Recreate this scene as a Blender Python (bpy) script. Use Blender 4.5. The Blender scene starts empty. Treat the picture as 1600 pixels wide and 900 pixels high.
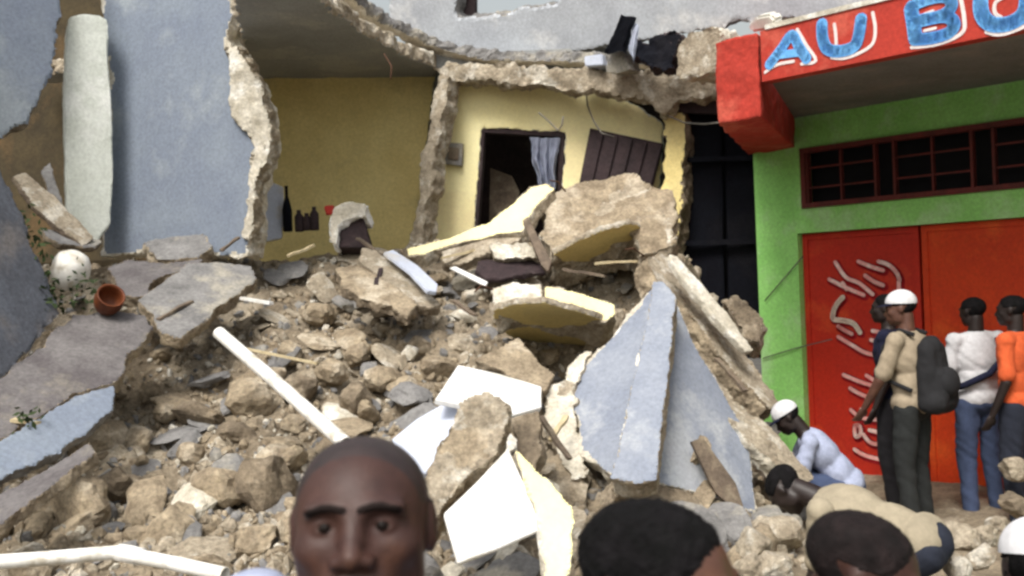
import bpy, bmesh, math, random
from mathutils import Vector, Matrix, noise, Euler
import numpy as np
sc = bpy.context.scene
COL = sc.collection
# ------------------------------------------------------------------ camera, world, sun
ROLL = math.radians(2.3)
CAM = Vector((0, 0, 1.85))
FX = 1600.0
Rv = Vector((math.cos(ROLL), 0, -math.sin(ROLL)))
Uv = Vector((math.sin(ROLL), 0, math.cos(ROLL)))
Fv = Vector((0, 1, 0))
cd = bpy.data.cameras.new('camera'); cam = bpy.data.objects.new('camera', cd); COL.objects.link(cam)
M = Matrix.Identity(4)
for i, v in enumerate((Rv, Uv, -Fv)):
    for j in range(3): M[j][i] = v[j]
M.translation = CAM
cam.matrix_world = M
cd.sensor_width = 36; cd.lens = 36; cd.clip_start = 0.05; cd.clip_end = 2000
cd.dof.use_dof = True; cd.dof.focus_distance = 6.0; cd.dof.aperture_fstop = 5.6
sc.camera = cam
SUN_EL, SUN_AZ = math.radians(54), math.radians(203)      # azimuth measured clockwise from +Y: behind the camera, a little to the left
w = bpy.data.worlds.new('World'); sc.world = w; w.use_nodes = True
nt = w.node_tree; bg = nt.nodes['Background']
sky = nt.nodes.new('ShaderNodeTexSky'); sky.sky_type = 'NISHITA'; sky.sun_disc = False
sky.sun_elevation = SUN_EL; sky.sun_rotation = SUN_AZ
sky.air_density = 2.0; sky.dust_density = 6.0; sky.ozone_density = 1.0
hs = nt.nodes.new('ShaderNodeHueSaturation'); hs.inputs['Saturation'].default_value = 0.35
nt.links.new(sky.outputs[0], hs.inputs['Color']); nt.links.new(hs.outputs[0], bg.inputs[0]); bg.inputs[1].default_value = 0.12
sd = bpy.data.lights.new('sun', 'SUN'); sun = bpy.data.objects.new('sun', sd); COL.objects.link(sun)
sd.energy = 2.2; sd.angle = math.radians(22); sd.color = (1, .96, .9)
sdir = Vector((math.sin(SUN_AZ) * math.cos(SUN_EL), math.cos(SUN_AZ) * math.cos(SUN_EL), math.sin(SUN_EL)))
sun.rotation_euler = sdir.to_track_quat('Z', 'Y').to_euler(); sun.location = sdir * 30
vs = sc.view_settings; vs.view_transform = 'Standard'; vs.look = 'None'; vs.exposure = 0.54; vs.gamma = 1; vs.use_curve_mapping = False
sc.cycles.filter_width = 2.7
sc.cycles.max_bounces = 6; sc.cycles.use_denoising = True

# ------------------------------------------------------------------ helpers
def P(u, v, d): return CAM + (Fv + Rv * ((u - 800) / FX) + Uv * ((450 - v) / FX)) * d
def ray(u, v): return (Fv + Rv * ((u - 800) / FX) + Uv * ((450 - v) / FX))
def on_plane(u, v, p0, n):
    r = ray(u, v); return CAM + r * ((p0 - CAM).dot(n) / r.dot(n))
def tag(o, label=None, cat=None, group=None, kind=None):
    if label: o['label'] = label
    if cat: o['category'] = cat
    if group: o['group'] = group
    if kind: o['kind'] = kind
    return o
def link(name, me, parent=None, loc=None):
    o = bpy.data.objects.new(name, me); COL.objects.link(o)
    if parent is not None:
        o.parent = parent
        if parent.matrix_world != Matrix.Identity(4) or parent.location.length: o.matrix_parent_inverse = Matrix.LocRotScale(parent.location, parent.rotation_euler, parent.scale).inverted()
    return o
def empty(name, loc, label, cat, group=None):
    o = bpy.data.objects.new(name, None); COL.objects.link(o); o.location = loc; o.empty_display_size = .1
    return tag(o, label, cat, group)
def mesh_from(bm, name, mats, smooth=False):
    me = bpy.data.meshes.new(name); bm.normal_update(); bm.to_mesh(me); bm.free()
    for m in (mats if isinstance(mats, (list, tuple)) else [mats]): me.materials.append(m)
    if smooth: me.polygons.foreach_set('use_smooth', [True] * len(me.polygons))
    return me
def fb(p, sc_=1.0, off=0.0, octv=4):
    return noise.fractal((Vector(p) * sc_) + Vector((off, off * 1.7, off * .3)), 1.0, 2.0, octv)

# ------------------------------------------------------------------ materials
def rgb(c, a=1): return (c[0], c[1], c[2], a)
def mat(name, c1, c2=None, scale=4.0, c3=None, scale3=.9, fine=.12, rough=.9, bump=.3, bscale=30.0, bdist=.01, spec=.25, thr=(.35, .65), metallic=0.0):
    m = bpy.data.materials.new(name); m.use_nodes = True; t = m.node_tree; N = t.nodes; L = t.links
    b = N['Principled BSDF']; g = N.new('ShaderNodeNewGeometry')
    b.inputs['Roughness'].default_value = rough; b.inputs['Specular IOR Level'].default_value = spec; b.inputs['Metallic'].default_value = metallic
    def nz(s, det=6, r=.6):
        n = N.new('ShaderNodeTexNoise'); n.inputs['Scale'].default_value = s; n.inputs['Detail'].default_value = det; n.inputs['Roughness'].default_value = r
        L.new(g.outputs['Position'], n.inputs['Vector']); return n
    def ramp(n, a, bb):
        r = N.new('ShaderNodeMapRange'); r.inputs[1].default_value = a; r.inputs[2].default_value = bb; L.new(n.outputs[0], r.inputs[0]); return r
    def mix(f, A, B, mode='MIX'):
        x = N.new('ShaderNodeMix'); x.data_type = 'RGBA'; x.blend_type = mode
        if isinstance(f, (int, float)): x.inputs[0].default_value = f
        else: L.new(f, x.inputs[0])
        for k, s in ((6, A), (7, B)):
            if isinstance(s, tuple): x.inputs[k].default_value = s
            else: L.new(s, x.inputs[k])
        return x.outputs[2]
    c2 = c2 or tuple(x * .7 for x in c1)
    col = mix(ramp(nz(scale), *thr).outputs[0], rgb(c1), rgb(c2))
    if c3: col = mix(ramp(nz(scale3, 8, .65), .52, .62).outputs[0], col, rgb(c3))
    if fine:
        f = nz(38, 5, .7); rr = N.new('ShaderNodeMapRange'); rr.inputs[1].default_value = .3; rr.inputs[2].default_value = .7
        rr.inputs[3].default_value = 1 - fine * 2; rr.inputs[4].default_value = 1 + fine * 2; L.new(f.outputs[0], rr.inputs[0])
        v = N.new('ShaderNodeVectorMath'); v.operation = 'SCALE'; L.new(col, v.inputs[0]); L.new(rr.outputs[0], v.inputs['Scale']); col = v.outputs[0]
    L.new(col, b.inputs['Base Color'])
    if bump:
        bn = N.new('ShaderNodeBump'); bn.inputs['Strength'].default_value = bump; bn.inputs['Distance'].default_value = bdist
        L.new(nz(bscale, 8, .65).outputs[0], bn.inputs['Height']); L.new(bn.outputs[0], b.inputs['Normal'])
    return m
m_dirt = mat('dusty_dirt', (.29, .238, .168), (.15, .12, .084), 3.5, (.36, .31, .235), 1.4, .2, bump=.8, bscale=25, bdist=.03)
m_tan = mat('tan_masonry', (.36, .295, .205), (.19, .15, .103), 7, (.45, .39, .30), 2.2, .2, bump=.7, bscale=40, bdist=.02)
m_tan2 = mat('brown_masonry', (.24, .193, .135), (.12, .095, .068), 8, (.34, .285, .21), 2.6, .2, bump=.7, bscale=40, bdist=.02)
m_umber = mat('shade_darkened_wall', (.085, .065, .035), (.05, .04, .025), 3, (.12, .08, .04), 1.5, .12, bump=.3)  # dark colour carries the shade that the interior wall lacks
m_conc = mat('broken_concrete', (.44, .38, .29), (.26, .215, .155), 8, (.58, .54, .46), 5, .2, bump=.9, bscale=45, bdist=.025)
m_gconc = mat('grey_concrete', (.225, .22, .215), (.14, .137, .135), 5, (.31, .29, .245), 2.0, .15, bump=.5, bscale=35, bdist=.015)
m_pale = mat('pale_plaster', (.62, .58, .49), (.42, .38, .30), 9, (.72, .7, .64), 5, .15, bump=.7, bscale=50, bdist=.015)
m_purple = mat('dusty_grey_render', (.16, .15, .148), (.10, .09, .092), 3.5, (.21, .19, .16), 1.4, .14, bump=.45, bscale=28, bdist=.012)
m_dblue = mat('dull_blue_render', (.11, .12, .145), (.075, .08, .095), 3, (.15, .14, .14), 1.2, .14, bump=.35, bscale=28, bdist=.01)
m_blue = mat('blue_grey_paint', (.215, .25, .30), (.175, .205, .265), 2.2, (.27, .305, .34), 1.1, .09, bump=.25, bscale=25, bdist=.008)
m_lblue = mat('light_blue_grey_paint', (.26, .285, .335), (.20, .225, .28), 3, (.36, .38, .41), 1.6, .08, bump=.25, bscale=25, bdist=.008)
m_col = mat('whitewashed_concrete', (.64, .67, .62), (.54, .57, .51), 3.5, (.72, .74, .70), 2, .08, bump=.4, bscale=20, bdist=.01)
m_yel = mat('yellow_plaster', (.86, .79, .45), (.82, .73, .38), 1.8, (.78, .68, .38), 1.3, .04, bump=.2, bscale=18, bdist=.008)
m_yelo = mat('shade_toned_yellow_plaster', (.74, .62, .28), (.66, .54, .23), 2.2, (.60, .50, .23), 1.3, .07, bump=.25, bscale=18, bdist=.008)  # yellow plaster darkened for shade on room wall and undersides; also the olive post
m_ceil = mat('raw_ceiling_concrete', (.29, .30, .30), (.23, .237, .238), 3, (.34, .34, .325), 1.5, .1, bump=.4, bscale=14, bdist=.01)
m_upw = mat('pale_grey_render', (.50, .53, .57), (.40, .42, .46), 2.2, (.62, .63, .64), 1.4, .09, bump=.35, bscale=16, bdist=.01)
m_green = mat('lime_green_paint', (.34, .71, .21), (.27, .62, .16), 2.6, (.40, .68, .29), 1.6, .08, bump=.15, bscale=22, bdist=.006)
m_fred = mat('brick_red_paint', (.44, .045, .03), (.36, .04, .028), 5, (.50, .09, .06), 2.5, .1, bump=.25, bscale=22, bdist=.006)
m_dred = mat('red_door_paint', (.50, .028, .012), (.43, .026, .014), 3.0, (.55, .055, .018), 1.8, .08, rough=.6, bump=.1, bscale=16, bdist=.006)
m_dred2 = mat('orange_red_door_paint', (.60, .055, .010), (.52, .042, .010), 3.0, (.64, .085, .015), 1.8, .08, rough=.6, bump=.1, bscale=16, bdist=.006)
m_soff = mat('soffit_render', (.20, .205, .20), (.155, .16, .155), 3.5, (.24, .23, .21), 1.5, .1, bump=.3)
m_iron = mat('dark_red_iron', (.16, .03, .025), (.09, .025, .02), 8, fine=.1, rough=.6, bump=.1)
m_ltblue = mat('sign_blue_paint', (.12, .36, .74), (.17, .44, .78), 9, (.09, .28, .66), 5, .1, bump=0)
m_ltwhite = mat('sign_white_paint', (.80, .72, .70), (.7, .62, .6), 9, fine=.05, bump=0)
m_pinkw = mat('script_pink_white_paint', (.85, .50, .46), (.78, .32, .29), 9, (.88, .68, .62), 6, .06, bump=0)
m_cream = mat('script_cream_paint', (.82, .74, .60), (.8, .6, .5), 9, fine=.05, bump=0)
m_crim = mat('script_crimson_paint', (.33, .012, .016), (.26, .01, .014), 9, fine=.1, bump=0)
m_black = mat('black_void', (.012, .012, .014), (.008, .008, .009), 4, fine=0, bump=0)  # black colour in place of the unlit dark behind openings
m_navy = mat('navy_black_metal', (.007, .008, .012), (.005, .005, .008), 3, (.010, .010, .013), 1.5, .15, rough=.8, bump=.2, spec=.08)
m_wood = mat('grey_brown_wood', (.17, .13, .095), (.11, .085, .065), 9, (.22, .18, .13), 4, .15, bump=.4)
m_dwood = mat('dark_brown_wood', (.045, .03, .032), (.028, .02, .022), 8, (.06, .045, .045), 3, .15, bump=.3)
m_lwood = mat('pale_lath_wood', (.52, .44, .28), (.4, .32, .19), 9, fine=.1, bump=.3)
m_white = mat('white_board', (.82, .82, .80), (.74, .74, .73), 3, (.60, .58, .52), 2.3, .05, rough=.6, bump=.08)
m_bwhite = mat('bluish_white_board', (.52, .56, .66), (.45, .49, .58), 4, (.5, .49, .47), 2, .05, rough=.7, bump=.1)
m_pvc = mat('white_plastic', (.82, .81, .78), (.70, .68, .62), 9, (.5, .46, .38), 6, .05, rough=.45, bump=.06, spec=.5)
m_cloth = mat('pale_blue_cloth', (.42, .46, .58), (.32, .35, .46), 9, fine=.06, bump=.3)
m_orange = mat('orange_brown_plastic', (.17, .05, .018), (.10, .03, .013), 9, fine=.06, rough=.5, bump=.1)
m_cable = mat('old_cable', (.16, .15, .13), (.09, .085, .08), 12, fine=0, bump=0)
m_leaf = mat('weed_leaf', (.04, .06, .02), (.022, .035, .013), 12, fine=.1, bump=0)
m_road = mat('dusty_asphalt', (.085, .08, .072), (.06, .056, .05), 2.0, (.17, .15, .12), .7, .15, bump=.5, bscale=30, bdist=.01)
m_redbit = mat('red_plastic', (.4, .04, .03), fine=.05, bump=0)
# clothing and skin
m_skin = mat('dark_brown_skin', (.056, .024, .017), (.040, .017, .014), 14, (.068, .028, .017), 9, .09, rough=.55, bump=.3, bscale=160, bdist=.003, spec=.4)
m_skin2 = mat('brown_skin', (.105, .048, .032), (.08, .035, .024), 14, (.12, .055, .035), 9, .05, rough=.45, bump=.12, bscale=120, bdist=.002, spec=.45)
m_skin3 = mat('deep_brown_skin', (.022, .014, .012), (.016, .010, .009), 14, fine=.05, rough=.5, bump=.1, bscale=120, bdist=.002, spec=.4)
m_hair = mat('black_hair', (.010, .009, .010), (.006, .006, .006), 30, fine=.2, rough=.85, bump=.8, bscale=200, bdist=.006, spec=.08)
m_stub = mat('shaved_scalp_stubble', (.030, .018, .017), (.020, .013, .012), 30, fine=.12, rough=.5, bump=.4, bscale=300, bdist=.002, spec=.45)
m_crop = mat('cropped_black_hair', (.016, .011, .011), (.010, .008, .008), 30, fine=.2, rough=.8, bump=.7, bscale=260, bdist=.004, spec=.12)
m_brow = mat('eyebrow_hair', (.016, .011, .010), fine=.15, rough=.8, bump=.5, bscale=300, bdist=.003, spec=.1)
m_eye = mat('shaded_eye_white', (.10, .07, .055), fine=0, rough=.5, bump=0, spec=.2)  # eye white darkened to carry the socket shade in its colour
m_iris = mat('dark_iris', (.008, .005, .004), fine=0, rough=.45, bump=0, spec=.12)
m_lip = mat('lips', (.075, .03, .026), fine=.03, rough=.45, bump=.1)
def cloth(name, c, **k): return mat(name, c, tuple(x * .82 for x in c), 9, None, 1, .06, rough=.95, bump=.35, bscale=60, bdist=.006, **k)
m_beige = cloth('beige_cotton', (.34, .28, .20)); m_khaki = cloth('khaki_cotton', (.33, .285, .205)); m_wshirt = cloth('white_cotton', (.60, .60, .62))
m_lbshirt = cloth('light_blue_cotton', (.36, .40, .54)); m_oshirt = cloth('orange_cotton', (.62, .11, .035)); m_jeans = cloth('blue_denim', (.055, .075, .14))
m_djeans = cloth('dark_denim', (.022, .026, .04)); m_dtrou = cloth('charcoal_cotton', (.022, .024, .024)); m_dark = cloth('black_cotton', (.018, .017, .02))
m_pack = cloth('black_nylon', (.02, .02, .022)); m_cap = cloth('white_cap_cotton', (.66, .66, .68)); m_navyc = cloth('navy_cotton', (.012, .014, .035)); m_greyb = cloth('slate_cotton', (.2, .24, .34))

# ------------------------------------------------------------------ generic meshes
def add_box(bm, c, s, R=None, mi=0):
    vs_ = []
    for k in range(8):
        p = Vector(((k & 1) - .5, ((k >> 1) & 1) - .5, ((k >> 2) & 1) - .5)); p = Vector((p.x * s[0], p.y * s[1], p.z * s[2]))
        if R: p = R @ p
        vs_.append(bm.verts.new(p + Vector(c)))
    for f in ((0, 2, 3, 1), (4, 5, 7, 6), (0, 1, 5, 4), (2, 6, 7, 3), (0, 4, 6, 2), (1, 3, 7, 5)):
        bm.faces.new([vs_[i] for i in f]).material_index = mi
def frame_of(a, b, up=Vector((0, 0, 1))):
    z = (b - a).normalized(); x = up.cross(z)
    if x.length < 1e-3: x = Vector((1, 0, 0))
    x.normalize(); y = z.cross(x); R = Matrix((x, y, z)).transposed(); return R
def bar(bm, a, b, w_, h_, up=Vector((0, 0, 1)), mi=0):
    add_box(bm, (a + b) / 2, (w_, h_, (b - a).length), frame_of(a, b, up), mi)
def tube(bm, pts, r, seg=12, cap=True, hollow=False):
    rings = []; prev = None
    rs = r if isinstance(r, (list, tuple)) else [r] * len(pts)
    for i, p in enumerate(pts):
        t = (pts[min(i + 1, len(pts) - 1)] - pts[max(i - 1, 0)]).normalized()
        if prev is None:
            x = t.orthogonal().normalized()
        else: x = (prev - t * prev.dot(t)).normalized()
        prev = x; y = t.cross(x)
        rings.append([bm.verts.new(p + (x * math.cos(2 * math.pi * k / seg) + y * math.sin(2 * math.pi * k / seg)) * rs[i]) for k in range(seg)])
    for a, b in zip(rings, rings[1:]):
        for k in range(seg): bm.faces.new((a[k], a[(k + 1) % seg], b[(k + 1) % seg], b[k]))
    if cap: bm.faces.new(rings[0][::-1]); bm.faces.new(rings[-1])
def remesh(me, voxel, smooth=1):
    o = bpy.data.objects.new('tmp', me); COL.objects.link(o)
    r = o.modifiers.new('r', 'REMESH'); r.mode = 'VOXEL'; r.voxel_size = voxel
    if smooth: s = o.modifiers.new('s', 'SMOOTH'); s.iterations = smooth; s.factor = .5
    dg = bpy.context.evaluated_depsgraph_get()
    n = bpy.data.meshes.new_from_object(o.evaluated_get(dg)); bpy.data.objects.remove(o); bpy.data.meshes.remove(me)
    return n
def inside_dist(p, poly):
    best = 1e9
    for i in range(len(poly)):
        a = poly[i]; b = poly[(i + 1) % len(poly)]; ab = b - a; t = max(0, min(1, (p - a).dot(ab) / max(ab.length_squared, 1e-9)))
        best = min(best, (p - (a + ab * t)).length_squared)
    return math.sqrt(best)

def slab(name, outline, anchors, th, paint, core, label=None, cat=None, parent=None, group=None, vox=.02, jit=.025, nz=.018, rim=.0, flat=.002, seed=1, back=None, plane=None, holes=()):
    """a broken slab: painted near face lies in a plane, its rim and back are rough core material.
    outline: picture points that are cast onto the plane through the three (u, v, distance) anchors."""
    if plane: p0, n = plane
    else:
        a, b, c = [P(*q) for q in anchors]; n = (b - a).cross(c - a).normalized(); p0 = a
    if n.dot(CAM - p0) < 0: n = -n
    pts = [on_plane(u, v, p0, n) for u, v in outline]
    x = (pts[1] - pts[0]).normalized(); y = n.cross(x)
    flatp = [Vector(((p - p0).dot(x), (p - p0).dot(y))) for p in pts]
    rnd = random.Random(seed); dense = []
    for i in range(len(flatp)):
        a, b = flatp[i], flatp[(i + 1) % len(flatp)]; L_ = (b - a).length; k = max(1, int(L_ / .07)); nn = Vector((-(b - a).y, (b - a).x)).normalized()
        for j in range(k):
            q = a + (b - a) * (j / k)
            if jit: q = q + nn * jit * 1.6 * noise.fractal(Vector((q.x * 5, q.y * 5, seed * 3.1)), 1, 2, 4)
            dense.append(q)
    bm = bmesh.new(); W = lambda q, h: p0 + x * q.x + y * q.y - n * h
    fr = [bm.verts.new(W(q, 0)) for q in dense]; bk = [bm.verts.new(W(q, th)) for q in dense]
    f1 = bm.faces.new(fr); f2 = bm.faces.new(bk[::-1])
    for i in range(len(dense)):
        j = (i + 1) % len(dense); bm.faces.new((fr[i], bk[i], bk[j], fr[j]))
    bmesh.ops.triangulate(bm, faces=[f1, f2]); bmesh.ops.recalc_face_normals(bm, faces=bm.faces)
    me = bpy.data.meshes.new(name); bm.to_mesh(me); bm.free()
    me = remesh(me, vox, 0); me.name = name
    vn = [v.normal.copy() for v in me.vertices]
    for v, nn in zip(me.vertices, vn):
        h = (p0 - v.co).dot(n); isf = nn.dot(n) > .75 and h < vox * 1.2
        a = flat if isf else nz
        if a: v.co += nn * a * fb(v.co, 9 if not isf else 2.5, seed * 2.3, 5)
    me.materials.clear(); me.materials.append(paint); me.materials.append(core)
    if back: me.materials.append(back)
    idx = []
    for p in me.polygons:
        h = (p0 - p.center).dot(n)
        k = 0 if (p.normal.dot(n) > .72 and h < vox * 1.3) else 1
        if back and p.normal.dot(n) < -.8 and h > th - vox * 1.5: k = 2
        if k == 0 and rim:
            q = p.center - p0; dd = inside_dist(Vector((q.dot(x), q.dot(y))), flatp)
            if dd < rim * (1 + 1.6 * fb(p.center, 6, seed, 4)): k = 1
        idx.append(k)
    me.polygons.foreach_set('material_index', idx)
    me.polygons.foreach_set('use_smooth', [False] * len(idx))
    o = link(name, me, parent); tag(o, label, cat, group); return o

def rock_mesh(seed, sub=3, ang=.5, rough=.16):
    rnd = random.Random(seed); bm = bmesh.new(); bmesh.ops.create_icosphere(bm, subdivisions=sub, radius=1)
    planes = []
    for _ in range(9):
        d = Vector((rnd.gauss(0, 1), rnd.gauss(0, 1), rnd.gauss(0, 1))).normalized(); planes.append((d, rnd.uniform(.45, .8)))
    for v in bm.verts:
        p = v.co.copy(); q = p.copy()
        for d, k in planes:
            t = q.dot(d)
            if t > k: q -= d * (t - k)
        p = p.lerp(q, ang)
        p *= 1 + rough * fb(p, 1.6, seed * 1.3, 4) ; p += v.normal * .035 * fb(p, 7, seed, 3)
        v.co = p
    return bm
def rock_mesh_named(name, seed, m, **k):
    return mesh_from(rock_mesh(seed, **k), name, m, smooth=False)

# ------------------------------------------------------------------ ground and mound
bm = bmesh.new(); bmesh.ops.create_grid(bm, x_segments=2, y_segments=2, size=600)
g = link('ground', mesh_from(bm, 'ground', m_road)); tag(g, kind='structure')
YK = [-5, 3.9, 4.6, 5.4, 6.3, 7.1, 7.9, 8.7, 9.5, 12, 16]
ZK = [-.1, -.05, .26, .48, .72, 1.04, 1.46, 1.86, 2.2, 2.25, 2.2]
DIPS = [(.95, 6.0, .75, .28), (.42, 7.75, .34, .5), (.75, 8.9, .4, .25), (1.55, 7.9, .35, .45)]
def mound0(x, y):
    z = float(np.interp(y, YK, ZK))
    e = float(np.interp(y, [4, 6.4, 7, 8, 9.5, 12], [.75, .95, 1.0, 1.15, 1.5, 2.0]))
    t = min(1, max(0, (x - e) / 1.0)); t = t * t * (3 - 2 * t)
    for cx, cy, r, a in DIPS: z -= a * math.exp(-((x - cx) ** 2 + (y - cy) ** 2) / r ** 2)
    lo = .10 if y > 4.5 else -.05
    return z * (1 - t) + lo * t
def mound(x, y):
    z = mound0(x, y)
    return z - .05 * min(1, z) + (.12 * fb((x, y, 0), 1.3, 3, 3) + .09 * fb((x, y, 0), 4.5, 7, 5)) * min(1, max(.25, z))
def build_mound():
    nx, ny = 240, 230; x0, x1, y0, y1 = -6.5, 4.2, 3.3, 12.5
    bm = bmesh.new(); V = []
    for j in range(ny + 1):
        for i in range(nx + 1):
            x = x0 + (x1 - x0) * i / nx; y = y0 + (y1 - y0) * j / ny
            V.append(bm.verts.new((x, y, mound(x, y))))
    for j in range(ny):
        for i in range(nx):
            a = j * (nx + 1) + i; bm.faces.new((V[a], V[a + 1], V[a + nx + 2], V[a + nx + 1]))
    return link('terrain', mesh_from(bm, 'terrain', m_dirt))
tag(build_mound(), kind='structure')
def hit(u, v):
    r = ray(u, v); t = 3.6
    while t < 12:
        p = CAM + r * t
        if p.z < mound0(p.x, p.y): return p
        t += .06
    return None

# ------------------------------------------------------------------ shop (right)
A0 = P(1250, 370, 9.3); A1 = P(1600, 335, 7.9)
sdirv = Vector((A1.x - A0.x, A1.y - A0.y, 0)).normalized(); ndir = Vector((sdirv.y, -sdirv.x, 0))
if ndir.dot(CAM - A0) < 0: ndir = -ndir
O = Vector((A0.x, A0.y, 0)); O = O
def F(s, z, n=0.0): return O + sdirv * s + Vector((0, 0, z)) + ndir * n
def FP(u, v, n=0.0):
    p = on_plane(u, v, O + ndir * n, ndir); return ((p - O).dot(sdirv), p.z)
RF = Matrix((sdirv, -ndir, Vector((0, 0, 1)))).transposed()
shop = empty('shop_building', F(1.5, 0), 'lime green shop front with red canopy and red metal doors', 'shop')
def fbox(bm, s0, s1, z0, z1, n0, n1, mi=0):
    add_box(bm, F((s0 + s1) / 2, (z0 + z1) / 2, (n0 + n1) / 2), (abs(s1 - s0), abs(n1 - n0), abs(z1 - z0)), RF, mi)
S_L = FP(1183, 400)[0]; S_D = FP(1251, 500)[0]; S_R = 7.5
zd = 2.24; zw0 = FP(1256, 326)[1]; zw1 = FP(1250, 233)[1]; sw0 = FP(1254, 300)[0]; zc = 3.29; ztop = 3.72
dr1 = 4.3
bm = bmesh.new()
fbox(bm, S_L, S_D, -.1, zd, -.25, 0); fbox(bm, dr1, S_R, -.1, zd, -.25, 0)
fbox(bm, S_L, S_R, zd, zw0, -.25, 0); fbox(bm, S_L, sw0, zw0, zw1, -.25, 0); fbox(bm, 5.2, S_R, zw0, zw1, -.25, 0)
fbox(bm, S_L, S_R, zw1, ztop - .1, -.25, 0)
# the shop's side wall running back and its other shell walls
fbox(bm, S_L, S_L + .2, -.1, ztop - .1, -4.5, -.25); fbox(bm, S_R - .2, S_R, -.1, ztop - .1, -4.5, -.25)
link('wall', mesh_from(bm, 'wall', m_green), shop)
bm = bmesh.new(); fbox(bm, S_L + .2, S_R - .2, -.1, ztop - .1, -2.2, -2.0); link('inner_wall', mesh_from(bm, 'inner_wall', m_black), shop)
# window band with grille; a black sheet carries the dark of the interior
wn = link('window', mesh_from((lambda b: (fbox(b, sw0, 5.2, zw0, zw1, -.20, -.17), b)[1])(bmesh.new()), 'window', m_black), shop)
bm = bmesh.new(); t = .045
fbox(bm, sw0, 5.2, zw0, zw0 + t, -.06, .03); fbox(bm, sw0, 5.2, zw1 - t, zw1, -.06, .03); fbox(bm, sw0, sw0 + t, zw0 + t, zw1 - t, -.06, .03); fbox(bm, 5.2 - t, 5.2, zw0 + t, zw1 - t, -.06, .03)
link('frame', mesh_from(bm, 'frame', m_iron), wn)
s = sw0 + t; pw = FP(1371, 300)[0] - s; gap = FP(1397, 300)[0] - FP(1371, 300)[0]
while s < 4.9:
    bm = bmesh.new(); e = min(s + pw, 5.1); mid = (s + e) / 2; hz = zw1 - zw0
    for q in (s, e - .022): fbox(bm, q, q + .022, zw0 + t, zw1 - t, -.05, .01)
    fbox(bm, mid - .008, mid + .008, zw0 + t, zw1 - t, -.045, 0)
    for k in (1, 2): fbox(bm, s + .022, e - .022, zw0 + hz * k / 3 - .007, zw0 + hz * k / 3 + .007, -.043, -.003)
    link('grille', mesh_from(bm, 'grille', m_iron), wn); s = e + gap
# doors
seam = FP(1436, 500)[0]
def ribbon(bm, pts, wd, n0, n1):
    for i in range(len(pts) - 1):
        a, b = Vector(pts[i]), Vector(pts[i + 1]); dd = (b - a); L_ = dd.length
        if L_ < 1e-5: continue
        dd /= L_; nn = Vector((-dd.y, dd.x)) * wd / 2
        q = [a + nn, b + nn, b - nn, a - nn]
        lo = [bm.verts.new(F(p.x, p.y, n0)) for p in q]; hi = [bm.verts.new(F(p.x, p.y, n1)) for p in q]
        bm.faces.new(hi); bm.faces.new(lo[::-1])
        for k in range(4): bm.faces.new((lo[k], lo[(k + 1) % 4], hi[(k + 1) % 4], hi[k]))
    for p in pts:
        c = [(p[0] + math.cos(k * math.pi / 5) * wd / 2, p[1] + math.sin(k * math.pi / 5) * wd / 2) for k in range(10)]
        hi = [bm.verts.new(F(x_, z_, n1 + .0004)) for x_, z_ in c]; lo = [bm.verts.new(F(x_, z_, n0)) for x_, z_ in c]
        bm.faces.new(hi)
        for k in range(10): bm.faces.new((lo[k], lo[(k + 1) % 10], hi[(k + 1) % 10], hi[k]))
def smoothline(p, k=5):
    p = [Vector(q) for q in p]
    if len(p) < 3: return [tuple(q) for q in p]
    out = []
    for i in range(len(p) - 1):
        a = p[max(i - 1, 0)]; b = p[i]; c = p[i + 1]; d = p[min(i + 2, len(p) - 1)]
        for j in range(k):
            t_ = j / k; out.append(tuple(.5 * ((2 * b) + (c - a) * t_ + (2 * a - 5 * b + 4 * c - d) * t_ ** 2 + (3 * b - a - 3 * c + d) * t_ ** 3)))
    out.append(tuple(p[-1])); return out
for (a, b, m_, lab) in ((S_D + .005, seam - .012, m_dred, 'darker red door leaf with white painted script'), (seam + .012, dr1 / 2 + seam / 2, m_dred2, 'orange red door leaf'), (dr1 / 2 + seam / 2 + .02, dr1 - .005, m_dred2, None)):
    bm = bmesh.new(); fbox(bm, a, b, .02, zd - .005, -.13, -.09)
    fbox(bm, a, a + .05, .02, zd - .005, -.09, -.075); fbox(bm, b - .05, b, .02, zd - .005, -.09, -.075); fbox(bm, a + .05, b - .05, zd - .06, zd - .005, -.09, -.075)
    d_ = link('door', mesh_from(bm, 'door', m_), shop)
    if lab: d_['label'] = lab
    bm = bmesh.new(); add_box(bm, F(b - .12, 1.05, -.075), (.03, .05, .14), RF); link('handle', mesh_from(bm, 'handle', m_iron), d_)
    if m_ is m_dred: door0 = d_
def zs(pts, ox, oy, k=.23324): return [(ox + x_ * k, oy + y_ * k) for x_, y_ in pts]
S1 = [[(280, 170), (350, 270), (440, 310), (530, 385)], [(240, 285), (340, 335), (470, 390)], [(330, 310), (355, 350)], [(435, 165), (520, 200), (600, 225)], [(570, 165), (640, 190), (690, 240), (710, 290)], [(480, 260), (540, 300), (600, 325)], [(300, 600), (340, 625), (390, 650)], [(300, 670), (400, 730), (480, 775), (590, 800)], [(520, 690), (600, 715)], [(706, 300), (705, 390)], [(530, 630), (620, 645)]]
S2 = [[(335, 110), (430, 150), (520, 180)], [(380, 200), (450, 240), (520, 265)], [(490, 115), (560, 160)], [(385, 345), (450, 395), (560, 410)], [(455, 340), (450, 385)], [(410, 450), (415, 520), (450, 505), (440, 450), (410, 450)], [(470, 510), (510, 560), (565, 570), (575, 505), (510, 480)], [(410, 610), (480, 650), (600, 680)]]
SB = [[(330, 405), (290, 450), (268, 500), (266, 550), (330, 560), (400, 580), (445, 640)]]
def strokes(lines, ox, oy): return [[FP(u, v, -.09) for u, v in smoothline(zs(l, ox, oy))] for l in lines]
ST = strokes(S1, 1240, 370) + strokes(S2, 1240, 560); SBr = strokes(SB, 1240, 370)
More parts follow.
